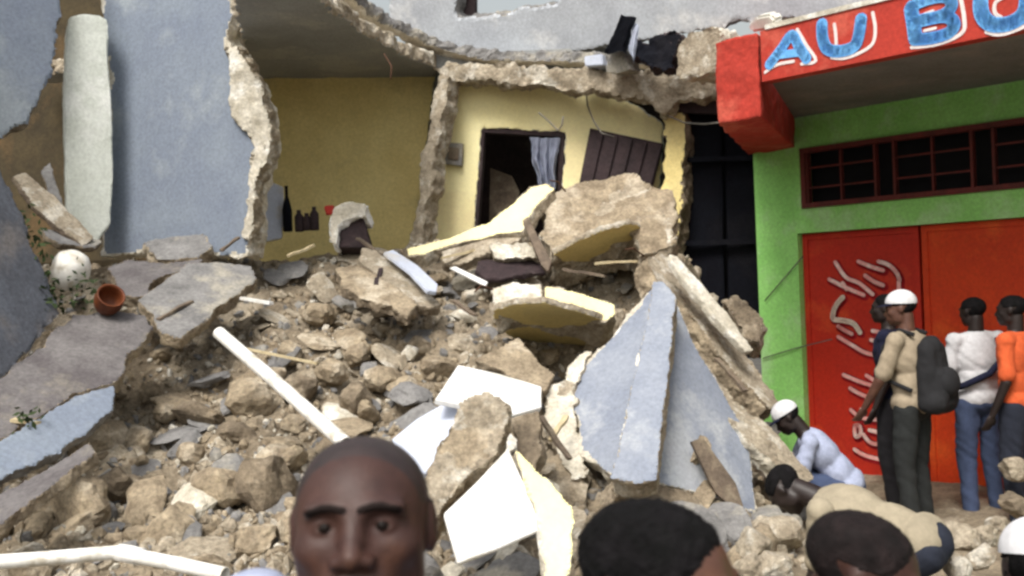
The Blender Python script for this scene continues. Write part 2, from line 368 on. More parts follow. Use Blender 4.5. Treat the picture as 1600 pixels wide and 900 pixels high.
for l in ST + SBr:
    bm = bmesh.new(); ribbon(bm, [(x_ + .012, z_ - .014) for x_, z_ in l], .075, -.0895, -.088); link('script_shadow', mesh_from(bm, 'script_shadow', m_crim), door0)
for l in ST + SBr:
    bm = bmesh.new(); ribbon(bm, l, .044 if l in SBr else .034, -.0875, -.0867); link('script_stroke', mesh_from(bm, 'script_stroke', m_cream if l in SBr else m_pinkw), door0)
# canopy: slab, fascia, end beam
nC = 1.85; sF0 = FP(1190, 120, nC)[0]
def zF(u, v): return FP(u, v, nC)[1]
z_f1 = zF(1195, 47)
sW1_ = FP(1243, 220, 0)[0]
def skew0(bm):
    q = [F(sF0, zc, nC - .12), F(S_R, zc, nC - .12), F(S_R, zc, 0), F(sW1_, zc, 0)]; lo = [bm.verts.new(p) for p in q]; hi = [bm.verts.new(p + Vector((0, 0, .12))) for p in q]
    bm.faces.new(lo[::-1]); bm.faces.new(hi)
    for k in range(4): bm.faces.new((lo[k], lo[(k + 1) % 4], hi[(k + 1) % 4], hi[k]))
    bmesh.ops.recalc_face_normals(bm, faces=bm.faces)
bm = bmesh.new(); skew0(bm); link('canopy_soffit', mesh_from(bm, 'canopy_soffit', m_soff), shop)
bm = bmesh.new(); fbox(bm, sF0 + .002, S_R, zc - .02, z_f1, nC - .12, nC); fas = link('fascia', mesh_from(bm, 'fascia', m_fred), shop)
# whitewashed worn upper lip of the fascia
bm = bmesh.new(); fbox(bm, sF0 + .05, S_R, z_f1, z_f1 + .035, nC - .14, nC + .012); link('lip', mesh_from(bm, 'lip', m_pale), fas)
sB0 = FP(1122, 120, nC)[0]
def rbox(name, s0, s1, z0, z1, n0, n1, m_, parent, vox=.02, nz_=.012):
    bm = bmesh.new(); fbox(bm, s0, s1, z0, z1, n0, n1); me = mesh_from(bm, name, m_); me = remesh(me, vox, 1); me.name = name
    for v in me.vertices: v.co += v.normal * nz_ * fb(v.co, 6, 3, 4)
    if not me.materials: me.materials.append(m_)
    return link(name, me, parent)
sW1 = FP(1243, 220, 0)[0]; sW0 = S_L - .05
def skew(bm, sf0, sf1, sb0, sb1, z0, z1, nf, nb_):
    q = [F(sf0, z0, nf), F(sf1, z0, nf), F(sb1, z0, nb_), F(sb0, z0, nb_)]; q2 = [p + Vector((0, 0, z1 - z0)) for p in q]
    lo = [bm.verts.new(p) for p in q]; hi = [bm.verts.new(p) for p in q2]; bm.faces.new(lo[::-1]); bm.faces.new(hi)
    for k in range(4): bm.faces.new((lo[k], lo[(k + 1) % 4], hi[(k + 1) % 4], hi[k]))
    bmesh.ops.recalc_face_normals(bm, faces=bm.faces)
bm = bmesh.new(); skew(bm, sB0, sF0, sW0, sW1, FP(1150, 190, nC)[1], FP(1150, 60, nC)[1], nC + .03, 0.003)
me = remesh(mesh_from(bm, 'end_beam', m_fred), .02, 1); me.name = 'end_beam'
vn_ = [v.normal.copy() for v in me.vertices]
for v, n__ in zip(me.vertices, vn_): v.co += n__ * .012 * fb(v.co, 6, 3, 4)
me.materials.clear(); me.materials.append(m_fred); link('end_beam', me, shop)
# lettering AU BO
LB = [([(1203, 101), (1222, 76), (1238, 55), (1250, 75), (1261, 92)], 17), ([(1219, 86), (1250, 82)], 13),
      ([(1285, 38), (1286, 60), (1294, 77), (1315, 80), (1336, 72), (1343, 52), (1346, 30)], 19),
      ([(1424, 14), (1428, 38), (1431, 60)], 21), ([(1424, 10), (1455, -2), (1480, -4), (1488, 10), (1472, 24), (1440, 31)], 17), ([(1440, 33), (1478, 26), (1492, 38), (1482, 52), (1455, 60), (1430, 62)], 18),
      ([(1560, -26), (1536, -12), (1534, 20), (1550, 38), (1580, 36), (1602, 18), (1604, -14), (1585, -30), (1560, -26)], 21)]
LW = [([(1246, 46), (1260, 70), (1275, 95), (1253, 100)], 5), ([(1196, 113), (1215, 101), (1240, 96)], 5),
      ([(1304, 38), (1306, 52), (1307, 69)], 5), ([(1364, 20), (1368, 45), (1364, 68), (1345, 82), (1320, 91), (1300, 90)], 5),
      ([(1500, -8), (1504, 10), (1507, 30), (1506, 48), (1490, 60), (1460, 70), (1425, 74)], 5.5), ([(1445, 22), (1458, 17)], 4), ([(1445, 48), (1462, 44)], 4),
      ([(1572, -6), (1556, 4), (1555, 20), (1564, 27)], 5), ([(1542, 50), (1560, 54), (1582, 49), (1612, 34), (1625, 5)], 5.5)]
def letters(lst, n0, n1, sc_=1.0):
    bm = bmesh.new()
    for pts, wpx in lst:
        ribbon(bm, [FP(u, v, nC) for u, v in smoothline(pts, 4)], wpx / FX * 7.0 * sc_, nC + n0, nC + n1)
    return bm
for q in LW: link('letter_outline', mesh_from(letters([q], .001, .005), 'letter_outline', m_ltwhite), fas)
for a, b in ((0, 2), (2, 3), (3, 6), (6, 7)): link('painted_letter', mesh_from(letters(LB[a:b], .0015, .009), 'painted_letter', m_ltblue), fas)
bm = bmesh.new(); fbox(bm, S_L, S_R, ztop - .1, ztop, -4.5, .03); link('roof', mesh_from(bm, 'roof', m_soff), shop)

# ------------------------------------------------------------------ collapsed building
B = m_conc
# ceiling slab of the open room: horizontal plane seen from below
ZC = 4.13
pl = (Vector((0, 0, ZC)), Vector((0, 0, -1)))
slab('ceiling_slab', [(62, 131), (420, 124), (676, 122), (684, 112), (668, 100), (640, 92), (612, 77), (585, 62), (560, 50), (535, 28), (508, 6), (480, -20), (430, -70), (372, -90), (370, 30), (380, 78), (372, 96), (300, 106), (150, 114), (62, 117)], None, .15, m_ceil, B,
     'dark concrete ceiling slab with ragged broken front edge over the yellow room', 'ceiling slab', plane=pl, vox=.03, jit=.045, nz=.04, flat=.004)  # left end behind the blue wall added to stop sun reaching the room
# yellow back wall, left part (in the shade of the ceiling)
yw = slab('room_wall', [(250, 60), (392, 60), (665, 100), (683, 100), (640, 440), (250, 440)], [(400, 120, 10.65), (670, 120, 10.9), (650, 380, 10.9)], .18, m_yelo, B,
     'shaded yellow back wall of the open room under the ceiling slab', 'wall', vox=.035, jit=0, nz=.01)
# broken end of the cross wall between the two yellow faces
slab('broken_cross_wall', [(683, 118), (700, 118), (690, 190), (680, 260), (664, 330), (660, 380), (634, 392), (650, 330), (662, 250), (672, 180)], [(690, 120, 10.3), (660, 380, 10.1), (640, 380, 10.15)], .28, B, B,
     'ragged upright broken edge of cross wall between two yellow rooms', 'wall', vox=.018, jit=.03, nz=.035, flat=.03)
# bright yellow wall with doorway
slab('bright_yellow_wall', [(694, 122), (930, 132), (965, 150), (1000, 168), (1032, 190), (1036, 225), (1030, 300), (1010, 430), (872, 430), (882, 206), (752, 199), (736, 430), (655, 430), (668, 330), (686, 220)],
     [(700, 130, 10.7), (1030, 200, 10.3), (700, 400, 10.7)], .17, m_yel, m_pale, 'bright pale yellow wall with dark doorway, upper right corner broken off', 'wall', vox=.022, jit=.008, nz=.02, flat=.0)
# interior behind the doorway; its darkness is painted into the wall colour
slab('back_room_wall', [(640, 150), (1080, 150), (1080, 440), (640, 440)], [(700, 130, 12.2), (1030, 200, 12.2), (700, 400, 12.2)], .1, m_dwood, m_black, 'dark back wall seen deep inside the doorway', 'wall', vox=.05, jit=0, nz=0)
def solid(name, outline, anchors, th, m_, label=None, cat=None, parent=None, group=None, bev=.004):
    a, b, c = [P(*q) for q in anchors]; n = (b - a).cross(c - a).normalized()
    if n.dot(CAM - a) < 0: n = -n
    pts = [on_plane(u, v, a, n) for u, v in outline]; bm = bmesh.new()
    fr = [bm.verts.new(p) for p in pts]; bk = [bm.verts.new(p - n * th) for p in pts]
    bm.faces.new(fr); bm.faces.new(bk[::-1])
    for i in range(len(pts)):
        j = (i + 1) % len(pts); bm.faces.new((fr[i], bk[i], bk[j], fr[j]))
    bmesh.ops.recalc_face_normals(bm, faces=bm.faces)
    if bev: bmesh.ops.bevel(bm, geom=list(bm.edges), offset=bev, segments=2, affect='EDGES')
    o = link(name, mesh_from(bm, name, m_), parent); tag(o, label, cat, group); return o
bm = bmesh.new(); add_box(bm, (.3, 11.4, 4.22), (5.2, 1.7, .14)); tag(link('added_roof_backing', mesh_from(bm, 'added_roof_backing', m_ceil)), 'added backing roof slab deep behind the broken edge over the bright yellow wall', 'roof slab')  # added backing that closes sky slivers between the broken slabs
# door frame and leaf
dA = [(750, 200, 10.66), (880, 208, 10.5), (750, 400, 10.66)]
fr_ = empty('door_frame', P(810, 380, 10.6), 'dark timber door frame inside the bright yellow wall', 'door frame')
solid('lintel', [(750, 199), (884, 206), (884, 214), (750, 207)], dA, .12, m_dwood, parent=fr_)
solid('jamb', [(750, 207), (757, 207), (741, 430), (733, 430)], dA, .12, m_dwood, parent=fr_)
solid('jamb', [(874, 214), (882, 214), (874, 430), (866, 430)], dA, .12, m_dwood, parent=fr_)
solid('grey_board', [(766, 262), (800, 275), (812, 300), (806, 350), (764, 345)], [(766, 262, 11.3), (812, 300, 11.2), (764, 345, 11.2)], .03, m_wood, 'grey brown board leaning inside the dark doorway', 'board')
# hanging cloth in the doorway: pleated sheet
def sheet(name, tl, tr, bl, br, m_, label, cat, amp=.04, nx=30, ny=24, freq=5, sol=.006):
    bm = bmesh.new(); V = []
    tl, tr, bl, br = [P(*q) for q in (tl, tr, bl, br)]
    for j in range(ny + 1):
        for i in range(nx + 1):
            a, b = i / nx, j / ny; p = (tl.lerp(tr, a)).lerp(bl.lerp(br, a), b)
            p += Vector((0, 1, 0)) * (amp * math.sin(a * freq * 6.28 + 1.2 * math.sin(b * 3)) * (.4 + b)) + Vector((amp * .5 * fb(p, 5), amp * fb(p, 4, 2), 0)); V.append(bm.verts.new(p))
    for j in range(ny):
        for i in range(nx):
            k = j * (nx + 1) + i; bm.faces.new((V[k], V[k + 1], V[k + nx + 2], V[k + nx + 1]))
    bmesh.ops.solidify(bm, geom=list(bm.faces), thickness=sol)
    return tag(link(name, mesh_from(bm, name, m_, True)), label, cat)
sheet('curtain', (826, 214, 10.55), (874, 216, 10.5), (842, 300, 10.5), (868, 296, 10.45), m_cloth, 'bunched pale blue cloth hanging in the top of the doorway', 'curtain', amp=.05, freq=3)
# shutter
sh = solid('window_shutter', [(922, 200), (1036, 224), (1018, 296), (902, 300)], [(922, 200, 10.35), (1036, 224, 10.1), (902, 300, 10.3)], .05, m_dwood, 'dark brown wooden shutter tilted against the bright yellow wall', 'shutter')
for k in range(5):
    a = k / 5 + .02; b = (k + 1) / 5 - .02
    solid('slat', [(922 + 114 * a, 204 + 24 * a), (922 + 114 * b, 204 + 24 * b), (902 + 116 * b, 297 - 4 * b), (902 + 116 * a, 297 - 4 * a)], [(922, 200, 10.32), (1036, 224, 10.07), (902, 300, 10.27)], .03, m_dwood, parent=sh)
# electric box
eb = solid('fuse_box', [(695, 222), (723, 224), (721, 259), (694, 256)], [(695, 222, 10.62), (723, 224, 10.59), (694, 256, 10.62)], .08, m_gconc, 'small grey fuse box on the bright yellow wall left of doorway', 'fuse box')
solid('cover', [(701, 230), (717, 231), (716, 250), (700, 249)], [(695, 222, 10.605), (723, 224, 10.575), (694, 256, 10.605)], .02, m_wood, parent=eb)
# floor slab edge over the bright wall
slab('floor_slab', [(676, 106), (700, 98), (760, 100), (800, 104), (860, 104), (930, 108), (1000, 112), (1060, 112), (1120, 108), (1120, 150), (1060, 156), (1042, 175), (1000, 158), (950, 140), (900, 140), (850, 130), (780, 128), (700, 126), (684, 120)],
     [(690, 110, 10.45), (1110, 130, 9.6), (690, 125, 10.45)], .3, B, B, 'ragged broken edge of the floor slab above the bright yellow wall', 'floor slab', vox=.025, jit=.035, nz=.05, flat=.04)
slab('upper_floor_slab', [(530, 0), (560, 32), (610, 56), (660, 80), (700, 97), (800, 104), (950, 108), (1110, 112), (1110, 103), (950, 98), (860, 95), (800, 97), (740, 90), (690, 78), (640, 58), (600, 38), (560, 6), (545, -30)],
     [(560, 20, 9.9), (690, 85, 10.5), (1000, 105, 10.1)], .12, m_pale, m_gconc, 'pale grey crumbling slab lip curving beneath the upper storey wall', 'floor slab', vox=.028, jit=.03, nz=.04, flat=.03)
# upper storey grey wall with window notch
uw = slab('upper_storey_wall', [(608, -220), (608, 45), (650, 66), (700, 82), (760, 94), (850, 90), (905, 82), (950, 72), (1020, 62), (1080, 50), (1150, 36), (1215, 30), (1460, 30), (1460, -220), (872, -220), (872, 4), (750, 24), (714, 28), (714, -220)],
     [(610, 40, 11.4), (1190, 20, 9.6), (760, 90, 11.0)], .2, m_upw, m_gconc, 'pale grey upper storey wall with window opening showing sky', 'wall', vox=.035, jit=.02, nz=.03)
solid('window_post', [(716, -220), (742, -220), (742, 23), (716, 27)], [(716, 0, 11.15), (742, 0, 11.1), (716, 27, 11.15)], .1, m_dwood, 'dark timber post in the upper window opening', 'post')
# debris on the slab, right
slab('plaster_stub', [(1062, 66), (1090, 48), (1120, 40), (1128, 70), (1112, 118), (1056, 120)], [(1062, 60, 9.2), (1120, 40, 8.9), (1060, 120, 9.2)], .4, m_conc, m_pale, 'beige plaster stub standing beside the red canopy end', 'wall stub', vox=.02, jit=.03, nz=.035, flat=.02)
solid('white_rag', [(1166, 40), (1180, 26), (1202, 22), (1212, 32), (1204, 46), (1172, 52)], [(1170, 40, 7.6), (1205, 30, 7.4), (1175, 50, 7.6)], .1, m_white, 'white rag lying on the upper left corner of the canopy', 'rag', bev=.02)
sheet('bent_roofing_sheet', (972, 22, 9.6), (994, 26, 9.5), (942, 80, 9.5), (980, 84, 9.4), m_navy, 'dark bent roofing sheet sticking up on the broken slab', 'sheet', amp=.05, freq=1)
sheet('bent_pale_sheet', (990, 34, 9.55), (999, 40, 9.5), (982, 72, 9.45), (990, 100, 9.4), m_bwhite, 'narrow pale metal strip beside the dark bent roofing sheet', 'strip', amp=.02, freq=1)
slab('dark_sheet_heap', [(985, 60), (1010, 68), (1030, 52), (1066, 54), (1054, 84), (1050, 108), (1010, 104), (990, 86)], [(985, 60, 9.5), (1066, 54, 9.2), (1000, 105, 9.4)], .2, m_navy, m_dwood, 'heap of crumpled dark sheeting on the slab left of the canopy', 'debris heap', vox=.02, jit=.05, nz=.06, flat=.05)
solid('pale_block', [(912, 88), (940, 84), (942, 102), (914, 104)], [(912, 88, 9.9), (940, 84, 9.8), (912, 104, 9.9)], .2, m_bwhite, 'small pale block on the slab beside the dark bent sheet', 'block', bev=.01)
slab('grey_slab_piece', [(944, 82), (975, 78), (986, 112), (948, 114)], [(944, 82, 9.7), (986, 88, 9.5), (948, 114, 9.7)], .2, m_gconc, m_gconc, 'grey slab piece under the dark bent sheet', 'slab piece', vox=.02, jit=.02, nz=.02)
# right end post of the yellow wall
slab('brick_post', [(1036, 150), (1062, 150), (1070, 200), (1066, 300), (1050, 420), (1022, 420), (1030, 300), (1040, 220)], [(1036, 160, 10.0), (1066, 160, 9.9), (1040, 400, 9.8)], .3, m_yelo, m_tan2, 'olive brown plastered post at the right end of bright yellow wall', 'post', vox=.02, jit=.02, nz=.03, flat=.02)
# dark alley gate
ga = empty('metal_gate', P(1125, 480, 9.9), 'dark navy metal gate in the gap beside the green shop wall', 'gate')
slab('gate_leaf', [(1050, 150), (1128, 150), (1134, 560), (1060, 560)], [(1050, 150, 10.1), (1130, 150, 10.0), (1060, 500, 10.1)], .06, m_navy, m_navy, parent=ga, vox=.03, jit=0, nz=.0)
slab('gate_leaf', [(1131, 150), (1200, 150), (1206, 560), (1138, 560)], [(1050, 150, 10.12), (1130, 150, 10.02), (1060, 500, 10.12)], .06, m_navy, m_navy, parent=ga, vox=.03, jit=0, nz=.0)
for v in (250, 380):
    bm = bmesh.new(); bar(bm, P(1062, v, 10.0), P(1190, v - 3, 9.9), .05, .05); link('rail', mesh_from(bm, 'rail', m_navy), ga)
slab('added_backing_panel', [(1040, 140), (1215, 140), (1215, 560), (1050, 560)], [(1050, 150, 10.3), (1200, 150, 10.2), (1060, 500, 10.3)], .05, m_black, m_black, parent=ga, vox=.05, jit=0, nz=0)  # added black sheet closing the bright sky gap between the leaves
solid('alley_beam', [(1040, 128), (1200, 150), (1200, 190), (1130, 178), (1055, 176)], [(1040, 128, 9.9), (1200, 150, 9.6), (1055, 176, 9.9)], .4, m_dwood, 'dark beam across the top of the alley gap', 'beam')
# far-left blue wall pieces and column
slab('hanging_wall_piece', [(-160, -160), (96, -160), (94, 10), (90, 60), (78, 120), (62, 165), (40, 192), (0, 218), (-160, 250)], [(0, 0, 8.3), (90, 0, 8.6), (0, 200, 8.2)], .2, m_blue, m_tan2,
     'blue grey wall piece hanging at the upper left with curved broken bottom', 'wall piece', vox=.025, jit=.02, nz=.03)
slab('whitewashed_column', [(108, 26), (130, 20), (156, 24), (168, 30), (170, 110), (176, 180), (177, 270), (172, 350), (150, 380), (106, 380), (102, 250), (100, 130), (104, 50)], [(104, 100, 8.75), (170, 100, 8.9), (104, 350, 8.7)], .28, m_col, m_col,
     'whitewashed concrete column left of the large blue grey wall', 'column', vox=.016, jit=.004, nz=.006, flat=.004)
bw = slab('standing_blue_wall', [(150, -200), (366, -200), (362, 20), (356, 60), (372, 95), (398, 140), (412, 185), (410, 240), (396, 290), (392, 340), (386, 400), (158, 400), (168, 250), (170, 120), (160, 40)],
     [(160, 200, 9.2), (400, 200, 8.65), (160, 380, 9.15)], .26, m_blue, m_pale, 'tall standing blue grey wall with crumbled beige right edge', 'wall', vox=.022, jit=.012, nz=.03, rim=.03)
slab('crumbled_edge', [(355, 78), (368, 70), (385, 95), (402, 130), (418, 180), (424, 205), (414, 250), (402, 262), (398, 320), (390, 372), (380, 372), (388, 300), (396, 240), (388, 205), (368, 190), (356, 160), (360, 120)],
     [(360, 100, 8.68), (420, 200, 8.6), (390, 370, 8.6)], .2, m_pale, m_conc, parent=bw, vox=.014, jit=.02, nz=.04, flat=.03, label='crumbled beige masonry along the broken right edge')
slab('interior_wall', [(-200, -200), (250, -200), (250, 420), (-200, 420)], [(0, 0, 10.7), (200, 0, 10.7), (0, 300, 10.7)], .15, m_umber, m_umber, 'shade darkened brown interior wall glimpsed left of the whitewashed column', 'wall', vox=.06, jit=0, nz=0)
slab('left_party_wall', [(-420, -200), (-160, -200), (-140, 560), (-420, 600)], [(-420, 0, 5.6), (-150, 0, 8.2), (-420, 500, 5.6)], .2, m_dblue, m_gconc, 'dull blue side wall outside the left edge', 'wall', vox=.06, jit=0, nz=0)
# big slabs lower left
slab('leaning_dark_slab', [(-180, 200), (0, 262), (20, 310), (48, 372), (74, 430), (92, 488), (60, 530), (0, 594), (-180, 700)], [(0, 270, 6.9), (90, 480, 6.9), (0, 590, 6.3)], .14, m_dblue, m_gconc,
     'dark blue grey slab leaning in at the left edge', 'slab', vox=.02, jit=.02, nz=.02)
slab('broken_grey_slab', [(-60, 640), (0, 592), (60, 540), (118, 492), (170, 484), (232, 492), (238, 520), (200, 556), (182, 596), (120, 616), (60, 650), (0, 690), (-60, 720)], [(0, 640, 5.95), (230, 500, 7.2), (180, 590, 6.5)], .09, m_purple, m_tan,
     'large dusty grey slab with reddish tint lying on the left slope', 'slab', vox=.016, jit=.025, nz=.025, flat=.01)
slab('blue_grey_slab', [(-60, 720), (0, 688), (60, 652), (120, 618), (184, 600), (176, 640), (130, 680), (96, 704), (40, 730), (0, 752), (-60, 775)], [(0, 700, 5.55), (180, 605, 6.3), (100, 700, 5.75)], .08, m_blue, m_gconc,
     'smooth blue grey slab just below the large dusty one', 'slab', vox=.014, jit=.015, nz=.018, flat=.004)
slab('slab_strip', [(-60, 800), (0, 772), (60, 742), (140, 690), (150, 706), (60, 775), (0, 818), (-60, 840)], [(0, 790, 5.2), (145, 698, 5.6), (60, 770, 5.25)], .07, m_purple, m_tan2,
     'narrow grey slab strip at the lower left edge', 'slab', vox=.013, jit=.012, nz=.015)
slab('tilted_light_slab', [(214, 470), (250, 440), (292, 412), (340, 410), (392, 416), (402, 434), (360, 468), (318, 500), (284, 526), (252, 520), (240, 500)], [(214, 470, 7.5), (400, 430, 8.1), (280, 520, 7.2)], .10, m_gconc, m_tan,
     'tilted light grey slab above the white pipe', 'slab', vox=.015, jit=.02, nz=.02, flat=.008)
slab('flat_edge_slab', [(222, 380), (270, 368), (318, 366), (332, 384), (310, 402), (250, 404)], [(222, 380, 8.5), (332, 384, 8.5), (250, 404, 8.3)], .14, m_gconc, m_tan, 'flat grey slab lying at the foot of the blue wall', 'slab', vox=.016, jit=.03, nz=.03, flat=.02)
slab('low_grey_slab', [(165, 420), (200, 405), (260, 410), (318, 404), (300, 420), (240, 436), (228, 462), (190, 460)], [(165, 420, 8.0), (318, 404, 8.3), (200, 460, 7.6)], .10, m_purple, m_tan2, 'low dark grey slab left of the tilted light slab', 'slab', vox=.016, jit=.02, nz=.02, flat=.01)
slab('crossing_plank', [(20, 276), (40, 268), (110, 330), (150, 372), (128, 384), (60, 330)], [(20, 276, 7.9), (150, 372, 8.0), (60, 330, 7.8)], .05, m_conc, m_wood, 'broken plank crossing in front of the brown interior wall', 'plank', vox=.014, jit=.015, nz=.012)
slab('upright_shard', [(64, 268), (78, 252), (94, 300), (104, 340), (84, 344)], [(64, 268, 8.2), (94, 300, 8.2), (84, 344, 8.1)], .06, m_gconc, m_tan2, 'upright grey shard left of the whitewashed column', 'shard', vox=.014, jit=.012, nz=.012)
slab('thin_ledge_slab', [(66, 356), (120, 366), (160, 376), (150, 388), (96, 380), (70, 368)], [(66, 356, 7.8), (160, 376, 8.1), (96, 380, 7.7)], .05, m_gconc, m_tan2, 'thin grey ledge above the white bucket', 'slab', vox=.014, jit=.01, nz=.012)
# centre pieces
bo = slab('concrete_boulder', [(848, 312), (878, 300), (905, 288), (940, 278), (985, 272), (1006, 276), (1014, 290), (1050, 296), (1056, 330), (1058, 370), (1040, 386), (1000, 398), (985, 352), (940, 362), (900, 378), (862, 398), (846, 368), (852, 340)],
     [(850, 330, 8.9), (1055, 330, 8.7), (900, 390, 8.55)], .5, m_tan, m_conc, 'large tan concrete boulder on top of the pile with yellow underside', 'boulder', vox=.014, jit=.03, nz=.04, flat=.035)
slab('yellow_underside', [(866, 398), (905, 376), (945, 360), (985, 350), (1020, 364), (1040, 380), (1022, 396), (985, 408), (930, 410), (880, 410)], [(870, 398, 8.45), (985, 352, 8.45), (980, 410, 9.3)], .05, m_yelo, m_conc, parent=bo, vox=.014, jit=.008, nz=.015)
slab('yellow_beam', [(634, 388), (700, 372), (760, 348), (800, 318), (830, 292), (856, 286), (864, 296), (838, 322), (822, 345), (818, 362), (770, 368), (700, 384), (660, 398), (636, 400)], [(640, 390, 8.9), (860, 290, 9.0), (770, 360, 8.7)], .14, m_yel, m_conc,
     'long pale yellow plastered beam leaning up towards the boulder', 'beam', vox=.015, jit=.015, nz=.02, rim=.012)
slab('beam_underside', [(690, 392), (760, 372), (815, 366), (812, 374), (760, 396), (716, 412), (688, 408)], [(690, 392, 8.7), (815, 366, 8.6), (716, 412, 8.5)], .1, m_conc, m_tan2, 'rough beige fragment beneath the long yellow beam', 'fragment', vox=.014, jit=.02, nz=.025, flat=.02)
slab('maroon_board', [(746, 408), (800, 400), (846, 404), (852, 424), (800, 432), (760, 436), (740, 424)], [(746, 408, 8.5), (846, 404, 8.5), (760, 436, 8.3)], .05, m_dwood, m_dwood, 'dark maroon board lying under the grey steel bar', 'board', vox=.016, jit=.02, nz=.015)  # dark maroon plank in its own colour
slab('pierced_block', [(766, 382), (822, 378), (834, 386), (838, 402), (770, 404)], [(766, 382, 8.5), (834, 386, 8.4), (770, 404, 8.45)], .2, m_pale, m_conc, 'pale broken block below the yellow beam end', 'block', vox=.013, jit=.02, nz=.03, flat=.02)
solid('steel_bar', [(816, 344), (824, 338), (862, 408), (856, 424), (846, 414)], [(820, 340, 8.5), (860, 410, 8.2), (846, 414, 8.2)], .05, m_wood, 'grey brown bar leaning in front of the boulder', 'bar')
solid('white_board_strip', [(600, 394), (614, 390), (652, 414), (684, 444), (682, 456), (668, 454), (640, 424)], [(600, 394, 8.3), (684, 444, 7.9), (640, 424, 8.0)], .03, m_bwhite, 'bluish white board strip lying on the crest of the pile', 'board strip')
solid('thin_white_strip', [(702, 418), (712, 416), (762, 440), (758, 446)], [(702, 418, 8.2), (762, 440, 7.9), (712, 416, 8.2)], .02, m_white, 'thin white strip right of the bluish board strip', 'strip')
slab('long_tan_slab', [(566, 386), (590, 392), (640, 428), (672, 458), (690, 478), (672, 482), (630, 468), (592, 430), (562, 404)], [(566, 390, 8.5), (690, 478, 7.8), (592, 430, 8.1)], .08, m_conc, m_tan2, 'long beige slab under the bluish white strip', 'slab', vox=.014, jit=.02, nz=.02, flat=.012)
slab('tan_ledge', [(520, 420), (560, 412), (600, 436), (650, 470), (640, 492), (590, 476), (540, 452)], [(520, 420, 8.1), (650, 470, 7.7), (540, 452, 7.8)], .08, m_tan, m_tan2, 'beige rubble ledge left of the long slab', 'slab', vox=.015, jit=.03, nz=.03, flat=.02)
# yellow hollow slab in the middle
slab('yellow_block_slab', [(850, 446), (905, 456), (962, 476), (964, 492), (946, 502), (900, 486), (850, 474)], [(850, 446, 7.55), (962, 480, 7.45), (850, 474, 7.45)], .35, m_yel, m_conc, 'yellow plastered slab edge overhanging a dark hollow', 'slab', vox=.013, jit=.01, nz=.02, rim=.006)
slab('pierced_cement_block', [(768, 452), (800, 440), (848, 444), (850, 474), (812, 474), (780, 486), (768, 474)], [(768, 452, 7.5), (848, 444, 7.5), (780, 480, 7.4)], .3, m_pale, m_conc, 'rough pale cement block end left of the yellow slab edge', 'block', vox=.012, jit=.02, nz=.04, flat=.035)
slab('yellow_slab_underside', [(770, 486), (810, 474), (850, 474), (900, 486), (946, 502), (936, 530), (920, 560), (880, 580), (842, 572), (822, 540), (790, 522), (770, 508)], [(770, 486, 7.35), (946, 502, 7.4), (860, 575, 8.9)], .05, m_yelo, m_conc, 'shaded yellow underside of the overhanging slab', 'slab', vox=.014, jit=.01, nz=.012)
slab('curved_tan_slab', [(788, 540), (812, 528), (826, 548), (844, 572), (868, 584), (852, 610), (810, 596), (770, 572), (740, 560)], [(788, 540, 7.1), (868, 584, 6.9), (770, 572, 6.9)], .12, m_tan, m_tan2, 'curved tan fragment under the yellow overhang', 'fragment', vox=.014, jit=.02, nz=.02, flat=.015)
# blue corner piece: two wall faces meeting at a pilaster
cp = empty('fallen_wall_corner', P(1030, 740, 6.2), 'fallen blue grey wall corner with raised pilaster, pointed top', 'wall corner')
slab('left_face', [(1022, 444), (1032, 452), (1002, 560), (976, 680), (962, 746), (940, 738), (906, 706), (902, 650), (880, 622), (892, 590), (918, 560), (950, 530), (985, 490)], [(1022, 444, 7.2), (962, 746, 6.1), (890, 600, 6.9)], .12, m_lblue, m_pale, parent=cp, vox=.013, jit=.018, nz=.025, rim=.02, flat=.003)
slab('pilaster', [(1020, 440), (1034, 438), (1056, 460), (1050, 520), (1040, 620), (1030, 700), (1024, 748), (996, 754), (956, 746), (966, 700), (990, 590), (1012, 500)], [(1025, 440, 7.0), (1040, 640, 6.16), (966, 700, 6.01)], .16, m_lblue, m_conc, parent=cp, vox=.012, jit=.004, nz=.015, flat=.002)
slab('right_face', [(1046, 450), (1066, 490), (1090, 545), (1118, 590), (1146, 640), (1168, 680), (1174, 720), (1182, 800), (1150, 790), (1090, 772), (1020, 752), (1030, 680), (1042, 580)], [(1050, 455, 7.2), (1030, 740, 6.25), (1180, 780, 6.6)], .12, m_lblue, m_pale, parent=cp, vox=.013, jit=.012, nz=.02, rim=.008, flat=.003)
slab('foot_rubble', [(960, 744), (1030, 750), (1100, 776), (1170, 800), (1160, 830), (1050, 800), (960, 775)], [(960, 744, 6.1), (1170, 800, 6.3), (960, 775, 6.0)], .2, m_tan2, m_tan2, parent=cp, vox=.014, jit=.03, nz=.04, flat=.03)
slab('white_crumbled_edge', [(850, 610), (880, 590), (905, 555), (925, 545), (915, 575), (896, 600), (894, 640), (908, 690), (916, 740), (890, 750), (868, 700), (852, 660)], [(850, 610, 6.85), (925, 545, 7.0), (900, 740, 6.3)], .15, m_pale, m_conc, parent=cp, vox=.012, jit=.025, nz=.045, flat=.04, label='crumbled white plaster along the left edge')
solid('brown_plank', [(1080, 690), (1098, 683), (1150, 755), (1162, 792), (1138, 788), (1118, 770)], [(1080, 690, 6.35), (1098, 683, 6.36), (1150, 780, 6.28)], .05, m_wood, 'grey brown wooden plank resting on the fallen wall corner', 'plank')
